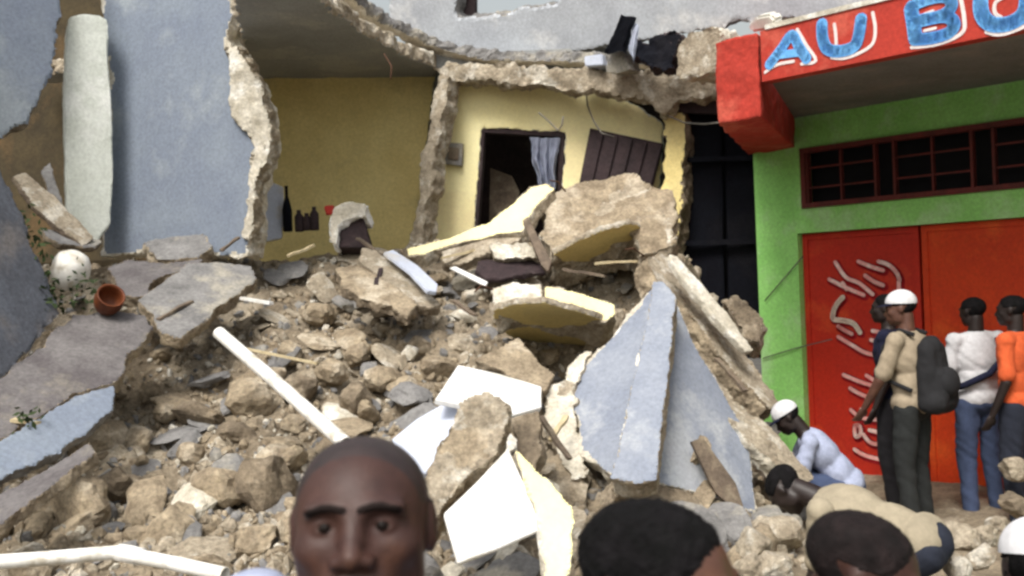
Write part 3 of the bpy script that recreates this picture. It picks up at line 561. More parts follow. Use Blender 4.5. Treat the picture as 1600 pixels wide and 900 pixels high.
# two long beams to the right
slab('long_broken_beam', [(1012, 402), (1040, 394), (1062, 420), (1110, 480), (1160, 545), (1198, 600), (1218, 632), (1200, 640), (1166, 600), (1116, 540), (1068, 478), (1040, 446), (1024, 440)], [(1015, 410, 7.9), (1215, 635, 7.5), (1062, 490, 7.6)], .2, m_conc, m_tan, 'upper long concrete beam sloping down towards the shop', 'beam', vox=.014, jit=.015, nz=.03, flat=.02)
slab('plaster_strip', [(1046, 396), (1058, 400), (1100, 446), (1140, 495), (1176, 546), (1166, 548), (1120, 500), (1080, 448), (1050, 410)], [(1046, 396, 7.75), (1176, 546, 7.45), (1080, 448, 7.6)], .06, m_pale, m_pale, 'pale plaster strip lying along the upper long beam', 'strip', vox=.012, jit=.006, nz=.012)
slab('lower_broken_beam', [(1090, 562), (1104, 570), (1148, 624), (1196, 662), (1240, 706), (1272, 748), (1258, 756), (1222, 734), (1180, 698), (1130, 650), (1104, 604)], [(1090, 560, 7.2), (1270, 750, 6.8), (1130, 640, 6.9)], .14, m_conc, m_pale, 'lower long broken beam ending in a pale tip', 'beam', vox=.013, jit=.02, nz=.03, flat=.025)
slab('alley_rubble_lump', [(1130, 470), (1150, 462), (1186, 488), (1190, 540), (1172, 530), (1148, 500)], [(1130, 470, 8.6), (1186, 488, 8.5), (1172, 530, 8.4)], .3, m_tan2, m_conc, 'pinkish brown rubble lump against the dark gate foot', 'lump', vox=.016, jit=.03, nz=.04, flat=.03)
# boards in front
solid('white_board', [(716, 570), (780, 584), (846, 604), (846, 636), (796, 650), (740, 636), (680, 624)], [(716, 570, 5.9), (846, 604, 5.9), (680, 624, 5.4)], .03, m_white, 'bright white board lying flat above the textured lump', 'board')
solid('bluish_panel', [(612, 686), (650, 655), (690, 632), (740, 640), (704, 700), (664, 740), (640, 730)], [(612, 686, 5.4), (690, 632, 5.6), (664, 740, 5.1)], .04, m_bwhite, 'bluish white panel beside the head of the man facing the camera', 'panel')
slab('textured_lump', [(720, 632), (762, 618), (796, 632), (794, 664), (766, 710), (728, 752), (690, 792), (668, 818), (656, 800), (662, 752), (680, 700), (700, 660)], [(720, 632, 5.0), (796, 640, 5.0), (668, 812, 4.6)], .22, m_conc, m_tan, 'elongated rough beige lump lying between two white boards', 'lump', vox=.010, jit=.02, nz=.04, flat=.045)
solid('white_tile_board', [(694, 802), (742, 756), (794, 700), (822, 764), (846, 826), (780, 856), (716, 880)], [(694, 802, 4.6), (794, 700, 4.9), (716, 880, 4.45)], .03, m_white, 'white square board tilted below the rough beige lump', 'board')
slab('cream_slab', [(806, 700), (826, 724), (862, 752), (892, 790), (900, 830), (884, 900), (880, 960), (850, 960), (850, 880), (846, 826), (822, 764)], [(806, 700, 4.95), (890, 790, 4.7), (850, 940, 4.3)], .09, m_yel, m_pale, 'cream coloured slab edge right of the white tilted board', 'slab', vox=.012, jit=.015, nz=.02, flat=.008)
slab('brown_wedge', [(796, 652), (842, 640), (848, 700), (836, 736), (806, 700)], [(796, 652, 5.2), (842, 640, 5.2), (836, 736, 5.0)], .12, m_tan2, m_tan2, 'brown wedge below the bright white board', 'wedge', vox=.012, jit=.012, nz=.02, flat=.01)
# pipes
def pipe(name, pts, r, m_, label, cat='pipe', seg=18):
    bm = bmesh.new(); W = [P(*q) for q in pts]; d0 = (W[1] - W[0]).normalized(); d1 = (W[-1] - W[-2]).normalized()
    rr = [r * .84, r, r] + [r] * (len(W) - 2) + [r, r * .84]
    pp = [W[0], W[0], W[0] + d0 * .01] + W[1:-1] + [W[-1] - d1 * .01, W[-1]]
    # open mouth: wall ring then bore going inward
    pp = [W[0] + d0 * .12, W[0] + d0 * .001] + pp[1:-1] + [W[-1], W[-1] - d1 * .001, W[-1] - d1 * .12]
    rr = [r * .84, r * .84, r, r] + [r] * (len(W) - 2) + [r, r, r * .84, r * .84]
    rings = []
    for i, p in enumerate(pp):
        t_ = d0 if i < 4 else (d1 if i >= len(pp) - 4 else (pp[i + 1] - pp[i - 1]).normalized())
        x_ = Vector((0, 0, 1)).cross(t_).normalized(); y_ = t_.cross(x_)
        rings.append([bm.verts.new(p + (x_ * math.cos(6.28318 * k / seg) + y_ * math.sin(6.28318 * k / seg)) * rr[i]) for k in range(seg)])
    for a, b in zip(rings, rings[1:]):
        for k in range(seg): bm.faces.new((a[k], a[(k + 1) % seg], b[(k + 1) % seg], b[k]))
    bm.faces.new(rings[0][::-1]); bm.faces.new(rings[-1])
    return tag(link(name, mesh_from(bm, name, m_, True)), label, cat)
pipe('plastic_pipe', [(342, 520, 6.6), (430, 596, 6.15), (540, 694, 5.6)], .042, m_pvc, 'long white plastic pipe slanting down behind the head of the man facing the camera')
p1 = pipe('plastic_pipe', [(-60, 882, 4.2), (80, 872, 4.25), (196, 862, 4.3)], .030, m_pvc, 'white plastic pipe lying at the bottom left corner')
p2 = pipe('plastic_pipe', [(188, 864, 4.28), (270, 880, 4.2), (352, 898, 4.1)], .030, m_pvc, 'second white pipe running from the collar towards the man')
bm = bmesh.new(); tube(bm, [P(186, 863, 4.29), P(222, 870, 4.26)], .037, 20); link('collar', mesh_from(bm, 'collar', m_pvc, True), p2)
bm = bmesh.new(); bar(bm, P(385, 545, 6.5), P(496, 568, 6.4), .03, .014); tag(link('wooden_lath', mesh_from(bm, 'lath', m_lwood)), 'thin pale lath lying just above the long white pipe', 'lath')
bm = bmesh.new(); bar(bm, P(378, 466, 7.5), P(424, 474, 7.3), .04, .02); tag(link('white_splinter', mesh_from(bm, 'splinter', m_white)), 'short white splinter right of the tilted light slab', 'splinter')
# bucket, pot, bits in the room
def lathe(bm, c, prof, axis=Vector((0, 0, 1)), seg=28):
    R = axis.normalized().to_track_quat('Z', 'Y').to_matrix(); rings = []
    for r, z in prof: rings.append([bm.verts.new(c + R @ Vector((r * math.cos(6.28318 * k / seg), r * math.sin(6.28318 * k / seg), z))) for k in range(seg)])
    for a, b in zip(rings, rings[1:]):
        for k in range(seg): bm.faces.new((a[k], a[(k + 1) % seg], b[(k + 1) % seg], b[k]))
    bm.faces.new(rings[0][::-1]); bm.faces.new(rings[-1])
bm = bmesh.new(); lathe(bm, P(110, 425, 7.2), [(.001, .155), (.05, .15), (.10, .12), (.125, .07), (.13, 0), (.12, -.09), (.105, -.1), (.1, -.09), (.11, 0), (.1, .08)][::-1], Vector((.35, -.3, .9)))
tag(link('white_bucket', mesh_from(bm, 'bucket', m_pvc, True)), 'upturned shiny white bucket wedged by the dark leaning slab', 'bucket')
bm = bmesh.new(); lathe(bm, P(170, 470, 7.1), [(.05, -.075), (.085, -.06), (.1, 0), (.09, .06), (.095, .07), (.085, .07), (.08, .05), (.085, 0), (.04, -.06)], Vector((.5, -.6, .5)))
tag(link('clay_pot', mesh_from(bm, 'pot', m_orange, True)), 'orange brown pot lying above the large dusty grey slab', 'pot')
slab('leaning_white_panel', [(404, 290), (420, 282), (444, 292), (442, 372), (402, 380)], [(404, 290, 9.6), (444, 292, 9.7), (402, 380, 9.5)], .05, m_bwhite, m_white, 'bluish white panel standing in the shaded room beside dark bottle', 'panel', vox=.014, jit=.006, nz=.004)
bm = bmesh.new(); lathe(bm, P(450, 362, 9.6), [(.04, 0), (.045, .02), (.045, .2), (.03, .28), (.015, .33), (.015, .42), (.019, .43)])
tag(link('dark_bottle', mesh_from(bm, 'bottle', m_navy, True)), 'tall dark bottle standing beside the white panel in the room', 'bottle')
for k, (u, v, dd, h) in enumerate([(468, 362, 9.5, .2), (480, 360, 9.5, .16), (492, 360, 9.5, .22)]):
    bm = bmesh.new(); lathe(bm, P(u, v, dd), [(.038, 0), (.042, .02), (.042, h * .7), (.02, h * .85), (.02, h)], seg=18)
    tag(link('dark_jar', mesh_from(bm, 'jar', m_dwood, True)), ['left dark jar next to the tall bottle', 'short middle dark jar on the room rubble', 'tallest dark jar beside the cloth covered box'][k], 'jar', 'dark jars on the rubble in the yellow room')
bx = slab('cloth_covered_box', [(524, 342), (568, 338), (580, 386), (524, 386)], [(524, 340, 9.3), (568, 338, 9.3), (524, 386, 9.2)], .25, m_dwood, m_dwood, 'dark box with white cloth over its top in the yellow room', 'box', vox=.014, jit=.004, nz=.006)
slab('white_cloth', [(514, 350), (522, 326), (540, 316), (570, 318), (572, 336), (545, 344), (532, 352), (526, 384), (516, 376)], [(520, 330, 9.25), (570, 322, 9.25), (518, 376, 9.15)], .3, m_pale, m_white, parent=bx, vox=.013, jit=.02, nz=.03, flat=.02)
slab('red_plastic_piece', [(506, 322), (520, 320), (522, 334), (508, 336)], [(506, 322, 9.35), (520, 320, 9.35), (508, 336, 9.35)], .05, m_redbit, m_redbit, 'small red plastic piece left of the white cloth', 'plastic piece', vox=.01, jit=.01, nz=.01)
# cables
for pts, lab in (([(915, 135, 10.2), (918, 165, 10.2), (928, 190, 10.15), (940, 208, 10.1), (960, 214, 10.1)], 'thin cable hanging over the bright yellow wall above the shutter'),
                 ([(1042, 180, 9.8), (1070, 192, 9.6), (1100, 194, 9.4), (1140, 190, 9.0), (1180, 186, 8.8)], 'cable sagging from the broken post to the red canopy beam'),
                 ([(842, 176, 10.1), (858, 190, 10.0), (872, 204, 9.9), (878, 196, 9.9), (880, 182, 9.9)], 'short bent cable above the doorway top')):
    bm = bmesh.new(); W = [P(*q) for q in pts]; tube(bm, [Vector(q) for q in smoothline([tuple(p) for p in W], 5)] if False else W, .008, 8); tag(link('cable', mesh_from(bm, 'cable', m_cable, True)), lab, 'cable')
for pts, lab in (([(1195, 470), (1225, 435), (1255, 400)], 'thin dark cable running diagonally up across the green shop wall'), ([(1192, 560), (1240, 545), (1300, 530)], 'thin cable running from green wall over the red door')):
    bm = bmesh.new(); tube(bm, [F(*FP(u, v, .02), .02) for u, v in pts], .005, 6); tag(link('cable', mesh_from(bm, 'cable', m_cable, True)), lab, 'cable')
# ------------------------------------------------------------------ rubble
rnd = random.Random(5)
lib = {k: [rock_mesh_named('chunk', 10 * i + s_, m_, ang=a_, rough=r_) for s_ in range(6)] for i, (k, m_, a_, r_) in enumerate((('tan', m_tan, .65, .22), ('brown', m_tan2, .65, .22), ('grey', m_gconc, .95, .12), ('pale', m_pale, .85, .18), ('conc', m_conc, .8, .2)))}
MARKS = [(180, 530, 'large dusty grey slab'), (90, 670, 'blue grey slab'), (300, 460, 'tilted light slab'), (340, 520, 'upper pipe end'), (440, 600, 'long white pipe'), (525, 675, 'lower pipe end'), (490, 568, 'thin lath'), (110, 405, 'white bucket'), (170, 465, 'orange pot'), (270, 385, 'slab under the blue wall'),
         (90, 868, 'bottom left pipe'), (270, 880, 'pipe collar'), (565, 760, 'shaved head'), (640, 425, 'bluish board strip'), (640, 470, 'long beige slab'), (550, 360, 'cloth covered box'), (460, 340, 'dark bottle'), (760, 370, 'yellow beam'), (950, 340, 'big boulder'), (800, 420, 'maroon board'), (740, 430, 'thin white strip'),
         (810, 460, 'cement block end'), (900, 480, 'yellow slab edge'), (880, 540, 'dark hollow'), (760, 600, 'flat white board'), (660, 680, 'bluish panel'), (730, 710, 'textured lump'), (770, 800, 'tilted white board'), (860, 800, 'cream slab'), (880, 650, 'white crumbled edge'), (1010, 600, 'raised pilaster'), (1110, 700, 'brown plank'),
         (1110, 500, 'upper long beam'), (1190, 660, 'lower long beam'), (1160, 500, 'dark gate foot'), (970, 790, 'black haired head'), (60, 790, 'narrow slab strip')]
used = {}
def describe(kind, u, v, size, plate=False):
    c = sorted(MARKS, key=lambda m: (m[0] - u) ** 2 + (m[1] - v) ** 2)[:4]; w_ = 'small' if size < .075 else 'medium' if size < .12 else 'large'
    k = {'tan': 'dusty tan masonry lump', 'brown': 'dark brown masonry lump', 'grey': 'angular grey concrete chunk', 'pale': 'pale plastered chunk', 'conc': 'rough beige concrete chunk'}[kind]
    if plate: k = k.replace('masonry lump', 'slab fragment').replace('concrete chunk', 'slab fragment').replace('plastered chunk', 'slab fragment')
    def rel(m):
        dx, dy = u - m[0], v - m[1]
        return ('right of' if dx > 0 else 'left of') if abs(dx) > abs(dy) * 1.2 else ('below' if dy > 0 else 'above')
    opts = [f'{w_} {k} {rel(m)} the {m[2]}' for m in c] + [f'{w_} {k} {rel(c[0])} the {c[0][2]}, {rel(c[1])} the {c[1][2]}', f'{w_} {k} {rel(c[1])} the {c[1][2]}, {rel(c[2])} the {c[2][2]}', f'{w_} {k} between the {c[0][2]} and the {c[1][2]}', f'{w_} {k} between the {c[0][2]} and the {c[2][2]}']
    for t_ in opts:
        if t_ not in used and len(t_.split()) <= 16: used[t_] = 1; return t_
    return opts[0]
words = {'tan': 'dusty tan lump of broken masonry', 'brown': 'dark brown lump of broken masonry', 'grey': 'angular grey concrete chunk', 'pale': 'pale plaster coated chunk', 'conc': 'rough beige concrete chunk'}
def chunk(u, v, size, kind, flatness=.7, sink=.25, d=None):
    p = hit(u, v) if d is None else P(u, v, d)
    if p is None: return
    me = rnd.choice(lib[kind]); o = bpy.data.objects.new('slab_fragment' if flatness < .4 else 'concrete_chunk' if kind in ('grey', 'conc', 'pale') else 'masonry_lump', me); COL.objects.link(o)
    plate = flatness < .4
    sx = size * rnd.uniform(.75, 1.3); sy = size * rnd.uniform(.75, 1.2); sz = size * rnd.uniform(.5, 1.0) * flatness * 1.3
    o.scale = (sx, sy, sz); o.rotation_euler = (rnd.uniform(-.7, .4), rnd.uniform(-.5, .5), rnd.uniform(0, 6.28)) if not plate else (Matrix.Rotation(rnd.uniform(.1, .9), 3, 'X') @ Matrix.Rotation(rnd.uniform(-.5, .5), 3, 'Y') @ Matrix.Rotation(rnd.uniform(0, 6.28), 3, 'Z')).to_euler()
    o.location = p + Vector((0, 0, sz * (.62 - sink)))
    tag(o, describe(kind, u, v, size, plate), 'rubble', 'loose rubble lumps on the collapsed pile')
# hand-placed notable lumps (u, v, radius m, kind)
for q in [(180, 775, .22, 'brown'), (310, 660, .26, 'brown'), (250, 560, .12, 'tan'), (330, 790, .14, 'grey'), (420, 780, .28, 'brown'), (120, 830, .17, 'tan'), (60, 830, .15, 'tan'), (215, 700, .16, 'tan'), (300, 720, .15, 'tan'),
          (600, 600, .2, 'tan'), (555, 640, .2, 'brown'), (640, 560, .12, 'pale'), (680, 590, .17, 'tan'), (560, 560, .15, 'tan'), (600, 520, .12, 'conc'), (640, 500, .13, 'conc'), (500, 500, .18, 'tan'), (450, 560, .16, 'tan'),
          (540, 480, .12, 'grey'), (720, 500, .12, 'pale'), (740, 470, .12, 'conc'), (700, 460, .1, 'grey'), (470, 620, .2, 'brown'), (520, 590, .16, 'tan'), (720, 540, .15, 'conc'), (400, 620, .13, 'tan'), (370, 690, .15, 'brown'),
          (235, 620, .12, 'tan'), (260, 650, .13, 'tan'), (440, 700, .16, 'tan'), (270, 840, .2, 'tan'), (400, 850, .18, 'tan'), (900, 430, .12, 'conc'), (950, 440, .1, 'grey'), (990, 420, .1, 'conc'), (880, 640, .12, 'pale'), (1210, 790, .2, 'tan'),
          (150, 390, .1, 'pale'), (195, 385, .06, 'pale'), (500, 400, .14, 'grey'), (450, 395, .13, 'conc'), (480, 380, .12, 'grey')]:
    chunk(q[0], q[1], q[2] * .82, q[3])
for q in [(455, 430, .2, 'grey'), (505, 455, .17, 'conc'), (430, 500, .18, 'conc'), (560, 470, .16, 'grey'), (600, 560, .2, 'conc'), (660, 530, .17, 'grey'), (500, 540, .17, 'tan'), (330, 600, .18, 'grey'), (290, 700, .2, 'grey'), (180, 720, .18, 'conc'), (370, 760, .2, 'grey'), (230, 800, .2, 'tan'), (640, 620, .18, 'tan'), (730, 440, .14, 'pale')]:
    chunk(q[0], q[1], q[2], q[3], .2, -.15)
n = 0
while n < 234:
    u = rnd.uniform(-60, 1230); v = rnd.uniform(395, 915)
    if u > 900 and 560 < v < 780 and rnd.random() < .7: continue
    lo = rnd.random()
    size = (.06 + .13 * rnd.random() ** 1.6) * (1.15 if v > 600 else .85)
    if u < 700 and v > 520: kind = rnd.choices(['tan', 'brown', 'grey', 'conc'], [.5, .3, .1, .1])[0]
    elif v < 480: kind = rnd.choices(['tan', 'conc', 'grey', 'pale'], [.2, .35, .3, .15])[0]
    else: kind = rnd.choices(['tan', 'conc', 'grey', 'pale', 'brown'], [.3, .3, .15, .12, .13])[0]
    if rnd.random() < (.6 if v < 520 or u > 600 else .38): chunk(u, v, size * 1.25, rnd.choices(['grey', 'conc', 'pale', 'tan'], [.4, .25, .12, .23])[0], .26, .1)
    else: chunk(u, v, size * (.8 if rnd.random() < .6 else 1.1), kind)
    n += 1
# street rubble, right bottom
for q in [(1180, 850, 3.9, .12), (1210, 880, 3.8, .1), (1170, 890, 3.8, .12), (1500, 840, 5.2, .14), (1530, 870, 5.0, .12), (1500, 885, 4.8, .12), (1560, 820, 5.6, .1), (1585, 735, 6.9, .16), (1480, 830, 5.6, .1), (1540, 835, 5.3, .12), (1590, 790, 6.2, .15)]:
    p = P(q[0], q[1], q[2]); me = rnd.choice(lib['conc' if q[0] != 1590 else 'brown']); o = bpy.data.objects.new('concrete_chunk', me); COL.objects.link(o); s_ = q[3] * .68
    o.scale = (s_ * 1.2, s_, s_ * .8); o.rotation_euler = (.2, .3, q[0]); o.location = p; 
    tag(o, {1180: 'whitish chunk nearest the face of the black haired man', 1210: 'whitish chunk left of the cropped head', 1170: 'low whitish chunk at the bottom between two foreground heads', 1500: 'whitish chunk right of the bending khaki man', 1530: 'largest whitish street chunk behind the corner cap',
            1560: 'whitish chunk at the feet of the orange shirt', 1585: 'pale lump against the door at the right edge', 1480: 'whitish chunk behind the hips of the bending man', 1540: 'small whitish chunk near the jeans', 1590: 'brown lump at the right edge by the door'}.get(q[0] if (q[0], q[1]) != (1500, 885) else 0, 'whitish chunk at the bottom edge left of the corner cap'), 'rubble', 'whitish rubble on the street')
def stick(name, a, b, w_, h_, m_, label, cat):
    bm = bmesh.new(); A_, B_ = P(*a), P(*b); bar(bm, A_, B_, w_, h_); bmesh.ops.subdivide_edges(bm, edges=list(bm.edges), cuts=5, use_grid_fill=True)
    for v in bm.verts: v.co += Vector((fb(v.co, 6, 1), fb(v.co, 6, 5), fb(v.co, 6, 9))) * .012
    tag(link(name, mesh_from(bm, name, m_)), label, cat)
for a, b, m_, lab in (((560, 372, 8.9), (596, 398, 8.6), m_wood, 'brown splinter beside the cloth covered box'), ((690, 404, 8.5), (742, 392, 8.6), m_lwood, 'pale splinter under the long yellow beam'), ((596, 420, 8.2), (586, 446, 7.9), m_dwood, 'short dark splinter on the beige ledge'),
                      ((880, 420, 8.2), (946, 432, 8.0), m_wood, 'grey splinter below the big boulder'), ((930, 412, 8.3), (996, 408, 8.2), m_lwood, 'pale splinter under the boulder right end'), ((346, 392, 8.3), (372, 372, 8.5), m_wood, 'brown splinter at the foot of the blue wall edge'),
                      ((450, 400, 8.3), (492, 384, 8.5), m_lwood, 'pale splinter below the dark jars'), ((706, 470, 7.6), (742, 492, 7.3), m_wood, 'brown splinter left of the pale cement block'), ((860, 690, 6.2), (884, 650, 6.4), m_lwood, 'pale lath beside the white crumbled edge'),
                      ((846, 652, 6.1), (890, 716, 5.9), m_wood, 'dark lath crossing below the flat white board'), ((246, 500, 7.3), (300, 470, 7.6), m_wood, 'thin brown splinter on the tilted light slab'), ((20, 655, 5.9), (60, 660, 5.8), m_lwood, 'pale splinter on the blue grey slab at the left edge'),
                      ((500, 660, 6.2), (470, 640, 6.4), m_wood, 'brown splinter right beside the long white pipe'), ((1120, 560, 7.5), (1166, 612, 7.1), m_wood, 'brown splinter between the two long beams')):
    stick('wood_splinter', a, b, .035, .018, m_, lab, 'splinter')
m_rebar = mat('rusty_rebar', (.10, .05, .03), fine=.1, bump=.2)
for pts, lab in (([(600, 84, 9.0), (612, 104, 8.9), (610, 124, 8.85)], 'rusty rod drooping from the ceiling slab edge'), ([(1006, 400, 7.9), (990, 388, 7.8), (978, 390, 7.7)], 'rusty rod at the top end of the upper long beam'),
                 ([(1084, 596, 6.9), (1070, 610, 6.8), (1074, 632, 6.8)], 'bent rusty rod over the right face of the fallen corner'), ([(770, 452, 7.4), (752, 446, 7.3), (742, 456, 7.2)], 'rusty rod left of the pale cement block'), ([(884, 300, 8.8), (872, 284, 8.8), (860, 282, 8.7)], 'rusty rod sticking out of the boulder top')):
    bm = bmesh.new(); tube(bm, [P(*q) for q in pts], .007, 7); tag(link('steel_rod', mesh_from(bm, 'rod', m_rebar, True)), lab, 'rod')
# small debris: one body of grit
def grit(name, N_, mn, mx, m_, seed, box=(-6, 2.4, 3.9, 11)):
    r = random.Random(seed); bm0 = bmesh.new(); bmesh.ops.create_icosphere(bm0, subdivisions=1, radius=1)
    bv = np.array([v.co[:] for v in bm0.verts]); bf = [[v.index for v in f.verts] for f in bm0.faces]; bm0.free()
    Vs, Fs = [], []; k = 0
    while k < N_:
        if r.random() < .75:
            u = r.uniform(-80, 1240); v = r.uniform(385, 930); p = hit(u, v)
            if p is None: continue
            x, y = p.x, p.y
        else: x = r.uniform(box[0], box[1]); y = r.uniform(box[2], box[3])
        z = mound(x, y)
        if z < .12: continue
        s_ = mn + (mx - mn) * r.random() ** 2.5
        A = np.array(Euler((r.uniform(0, 6), r.uniform(0, 6), r.uniform(0, 6))).to_matrix())
        q = (bv * (1 + .3 * (np.array([r.random() for _ in range(len(bv))])[:, None] - .5) * 2) * np.array([s_ * r.uniform(.7, 1.5), s_, s_ * r.uniform(.3, .9)])) @ A.T + np.array([x, y, z + s_ * .2])
        o_ = len(Vs) * len(bv); Vs.append(q); Fs += [[i + o_ for i in f] for f in bf]; k += 1
    me = bpy.data.meshes.new(name); me.from_pydata(np.concatenate(Vs).tolist(), [], Fs); me.materials.append(m_)
    return tag(link(name, me), kind='stuff')
grit('gravel', 4500, .012, .05, m_tan, 1); grit('gravel', 3500, .012, .055, m_conc, 2); grit('gravel', 2200, .012, .05, m_gconc, 3); grit('gravel', 800, .01, .035, m_pale, 4)
# weeds by the leaning slab
def weeds(spots, seed=3):
    r = random.Random(seed); bm = bmesh.new()
    for (u, v, d, n_, s_) in spots:
        c = P(u, v, d)
        for _ in range(n_):
            p = c + Vector((r.gauss(0, s_), r.gauss(0, s_), r.gauss(0, s_ * 1.3))); a = Vector((r.gauss(0, 1), r.gauss(0, 1), r.gauss(0, 1))).normalized(); b = a.orthogonal().normalized(); l = r.uniform(.03, .07)
            q = [p, p + a * l * .5 + b * l * .22, p + a * l, p + a * l * .5 - b * l * .22]; bm.faces.new([bm.verts.new(x) for x in q])
    return mesh_from(bm, 'weeds', m_leaf)
tag(link('weeds', weeds([(40, 362, 7.0, 70, .06), (72, 445, 6.9, 45, .05), (130, 450, 7.1, 60, .06), (80, 470, 6.9, 60, .05), (60, 390, 7.0, 30, .05), (40, 655, 5.75, 25, .03)])), kind='stuff')
# ------------------------------------------------------------------ people
def sd_ell(p, c, r):
    q = (p - np.array(c)) / np.array(r); k0 = np.linalg.norm(q, axis=1); k1 = np.linalg.norm(q / np.array(r), axis=1) + 1e-9
    return k0 * (k0 - 1) / k1
def sd_cap(p, a, b, ra, rb):
    a = np.array(a); b = np.array(b); t_ = np.clip(((p - a) @ (b - a)) / ((b - a) @ (b - a)), 0, 1)
    return np.linalg.norm(p - (a + t_[:, None] * (b - a)), axis=1) - (ra + (rb - ra) * t_)
def smin(a, b, k): h = np.maximum(k - np.abs(a - b), 0) / k; return np.minimum(a, b) - h * h * k * .25
def smax(a, b, k): return -smin(-a, -b, k)
def head_sdf(p):
    p = p.copy(); X = p.copy(); X[:, 0] = np.abs(X[:, 0])
    d = sd_ell(p, (0, -.014, .027), (.076, .097, .074))
    d = smin(d, sd_ell(p, (0, .030, -.030), (.060, .060, .066)), .05)
    d = smin(d, sd_ell(p, (0, .034, -.075), (.046, .050, .040)), .035)
    d = smin(d, sd_ell(p, (0, .071, -.098), (.020, .016, .015)), .022)
    d = smin(d, sd_ell(X, (.028, .080, .019), (.028, .014, .0085)), .016)          # brow
    d = smin(d, sd_ell(X, (.047, .055, -.026), (.019, .020, .014)), .025)         # cheekbone
    d = smin(d, sd_ell(X, (.055, .010, -.065), (.012, .03, .03)), .03)            # jaw angle
    d = smax(d, -sd_ell(X, (.032, .097, .000), (.019, .017, .0125)), .014)        # socket
    d = smin(d, sd_ell(X, (.031, .0735, .0005), (.0160, .0125, .0120)), .004)     # lids
    d = smax(d, -sd_ell(X, (.031, .0905, -.0004), (.0130, .013, .0036)), .0015)    # slit
    d = smin(d, sd_cap(p, (0, .083, .010), (0, .108, -.033), .0075, .0125), .014) # nose
    d = smin(d, sd_ell(X, (.0155, .098, -.037), (.0095, .012, .008)), .008)
    d = smax(d, -sd_ell(X, (.008, .106, -.0475), (.0045, .006, .005)), .004)
    d = smin(d, sd_ell(p, (0, .078, -.064), (.030, .020, .018)), .018)
    d = smin(d, sd_ell(p, (0, .092, -.0605), (.025, .0115, .0065)), .006)
    d = smin(d, sd_ell(p, (0, .091, -.0745), (.022, .012, .0080)), .006)
    d = smax(d, -sd_ell(p, (0, .103, -.0672), (.024, .012, .0014)), .003)
    d = smin(d, sd_ell(X, (.0790, -.012, -.006), (.0085, .018, .030)), .008)      # ear
    d = smax(d, -sd_ell(X, (.0900, -.004, -.006), (.006, .010, .018)), .004)
    return d
_hc = {}
def head_grid(nu, nv):
    if (nu, nv) in _hc: return _hc[(nu, nv)]
    th = np.linspace(0, math.pi, nv + 1)[1:-1]; ph = np.linspace(0, 2 * math.pi, nu, endpoint=False)
    T, H = np.meshgrid(th, ph, indexing='ij'); D = np.stack([np.sin(T) * np.sin(H), np.sin(T) * np.cos(H), np.cos(T)], -1).reshape(-1, 3)
    D = np.concatenate([[[0, 0, 1]], D, [[0, 0, -1]]]); c = np.array([0, 0, -.005]); r = np.full(len(D), .17)
    for _ in range(90): r -= .55 * head_sdf(c + D * r[:, None])
    V = c + D * r[:, None]; Fc = []; n_ = nv - 1
    for i in range(nu): Fc.append((0, 1 + i, 1 + (i + 1) % nu)); b = 1 + (n_ - 1) * nu; Fc.append((len(D) - 1, b + (i + 1) % nu, b + i))
    for j in range(n_ - 1):
        for i in range(nu): a = 1 + j * nu; b = a + nu; Fc.append((a + i, b + i, b + (i + 1) % nu, a + (i + 1) % nu))
    _hc[(nu, nv)] = (V, Fc); return V, Fc
def add_mesh(bm, V, Fc, M_):
    vs_ = [bm.verts.new(M_ @ Vector(v)) for v in V]
    for f in Fc: bm.faces.new([vs_[i] for i in f])
def ell(bm, c, r, R=None, sub=3):
    R = R or Matrix.Identity(3); b = bmesh.new(); bmesh.ops.create_icosphere(b, subdivisions=sub, radius=1)
    mp = {v: bm.verts.new(Vector(c) + R @ Vector((v.co.x * r[0], v.co.y * r[1], v.co.z * r[2]))) for v in b.verts}
    for f in b.faces: bm.faces.new([mp[v] for v in f.verts])
    b.free()
def cap(bm, a, b, ra, rb, seg=18):
    a = Vector(a); b = Vector(b); ax = (b - a).normalized(); x_ = ax.orthogonal().normalized(); y_ = ax.cross(x_); rings = []; prof = []
    for k in range(1, 6): t_ = k / 6 * math.pi / 2; prof.append((a - ax * ra * math.cos(t_), ra * math.sin(t_)))
    prof.append((a, ra)); prof.append((b, rb))
    for k in range(1, 6): t_ = math.pi / 2 - k / 6 * math.pi / 2; prof.append((b + ax * rb * math.cos(t_), rb * math.sin(t_)))
    for c, r in prof: rings.append([bm.verts.new(c + (x_ * math.cos(6.28318 * k / seg) + y_ * math.sin(6.28318 * k / seg)) * r) for k in range(seg)])
    for p, q in zip(rings, rings[1:]):
        for k in range(seg): bm.faces.new((p[k], p[(k + 1) % seg], q[(k + 1) % seg], q[k]))
    bm.faces.new(rings[0][::-1]); bm.faces.new(rings[-1])
def hand(bm, w_, d, side, curl=.5, k=1.0):
    d = d.normalized(); s_ = side.normalized(); s_ = (s_ - d * s_.dot(d)).normalized(); n_ = d.cross(s_)
    R = Matrix((s_, n_, d)).transposed(); ell(bm, w_ + d * .045 * k, (.040 * k, .017 * k, .052 * k), R, 2)
    for i, (o, l) in enumerate(((-.027, .062), (-.009, .072), (.010, .068), (.028, .054))):
        p = w_ + d * .082 * k + s_ * o * k; a = curl * .5; q = p + (d * math.cos(a) + n_ * math.sin(a)) * l * .5 * k; a = curl * 1.5; r_ = q + (d * math.cos(a) + n_ * math.sin(a)) * l * .5 * k
        cap(bm, p - d * .02 * k, q, .0095 * k, .0088 * k, 8); cap(bm, q, r_, .0088 * k, .0075 * k, 8)
    p = w_ + d * .03 * k - s_ * .030 * k; q = p + (d * .7 - s_ * .6 + n_ * .3).normalized() * .04 * k; r_ = q + (d * .9 - s_ * .2 + n_ * .4).normalized() * .03 * k
    cap(bm, p, q, .012 * k, .010 * k, 8); cap(bm, q, r_, .010 * k, .008 * k, 8)
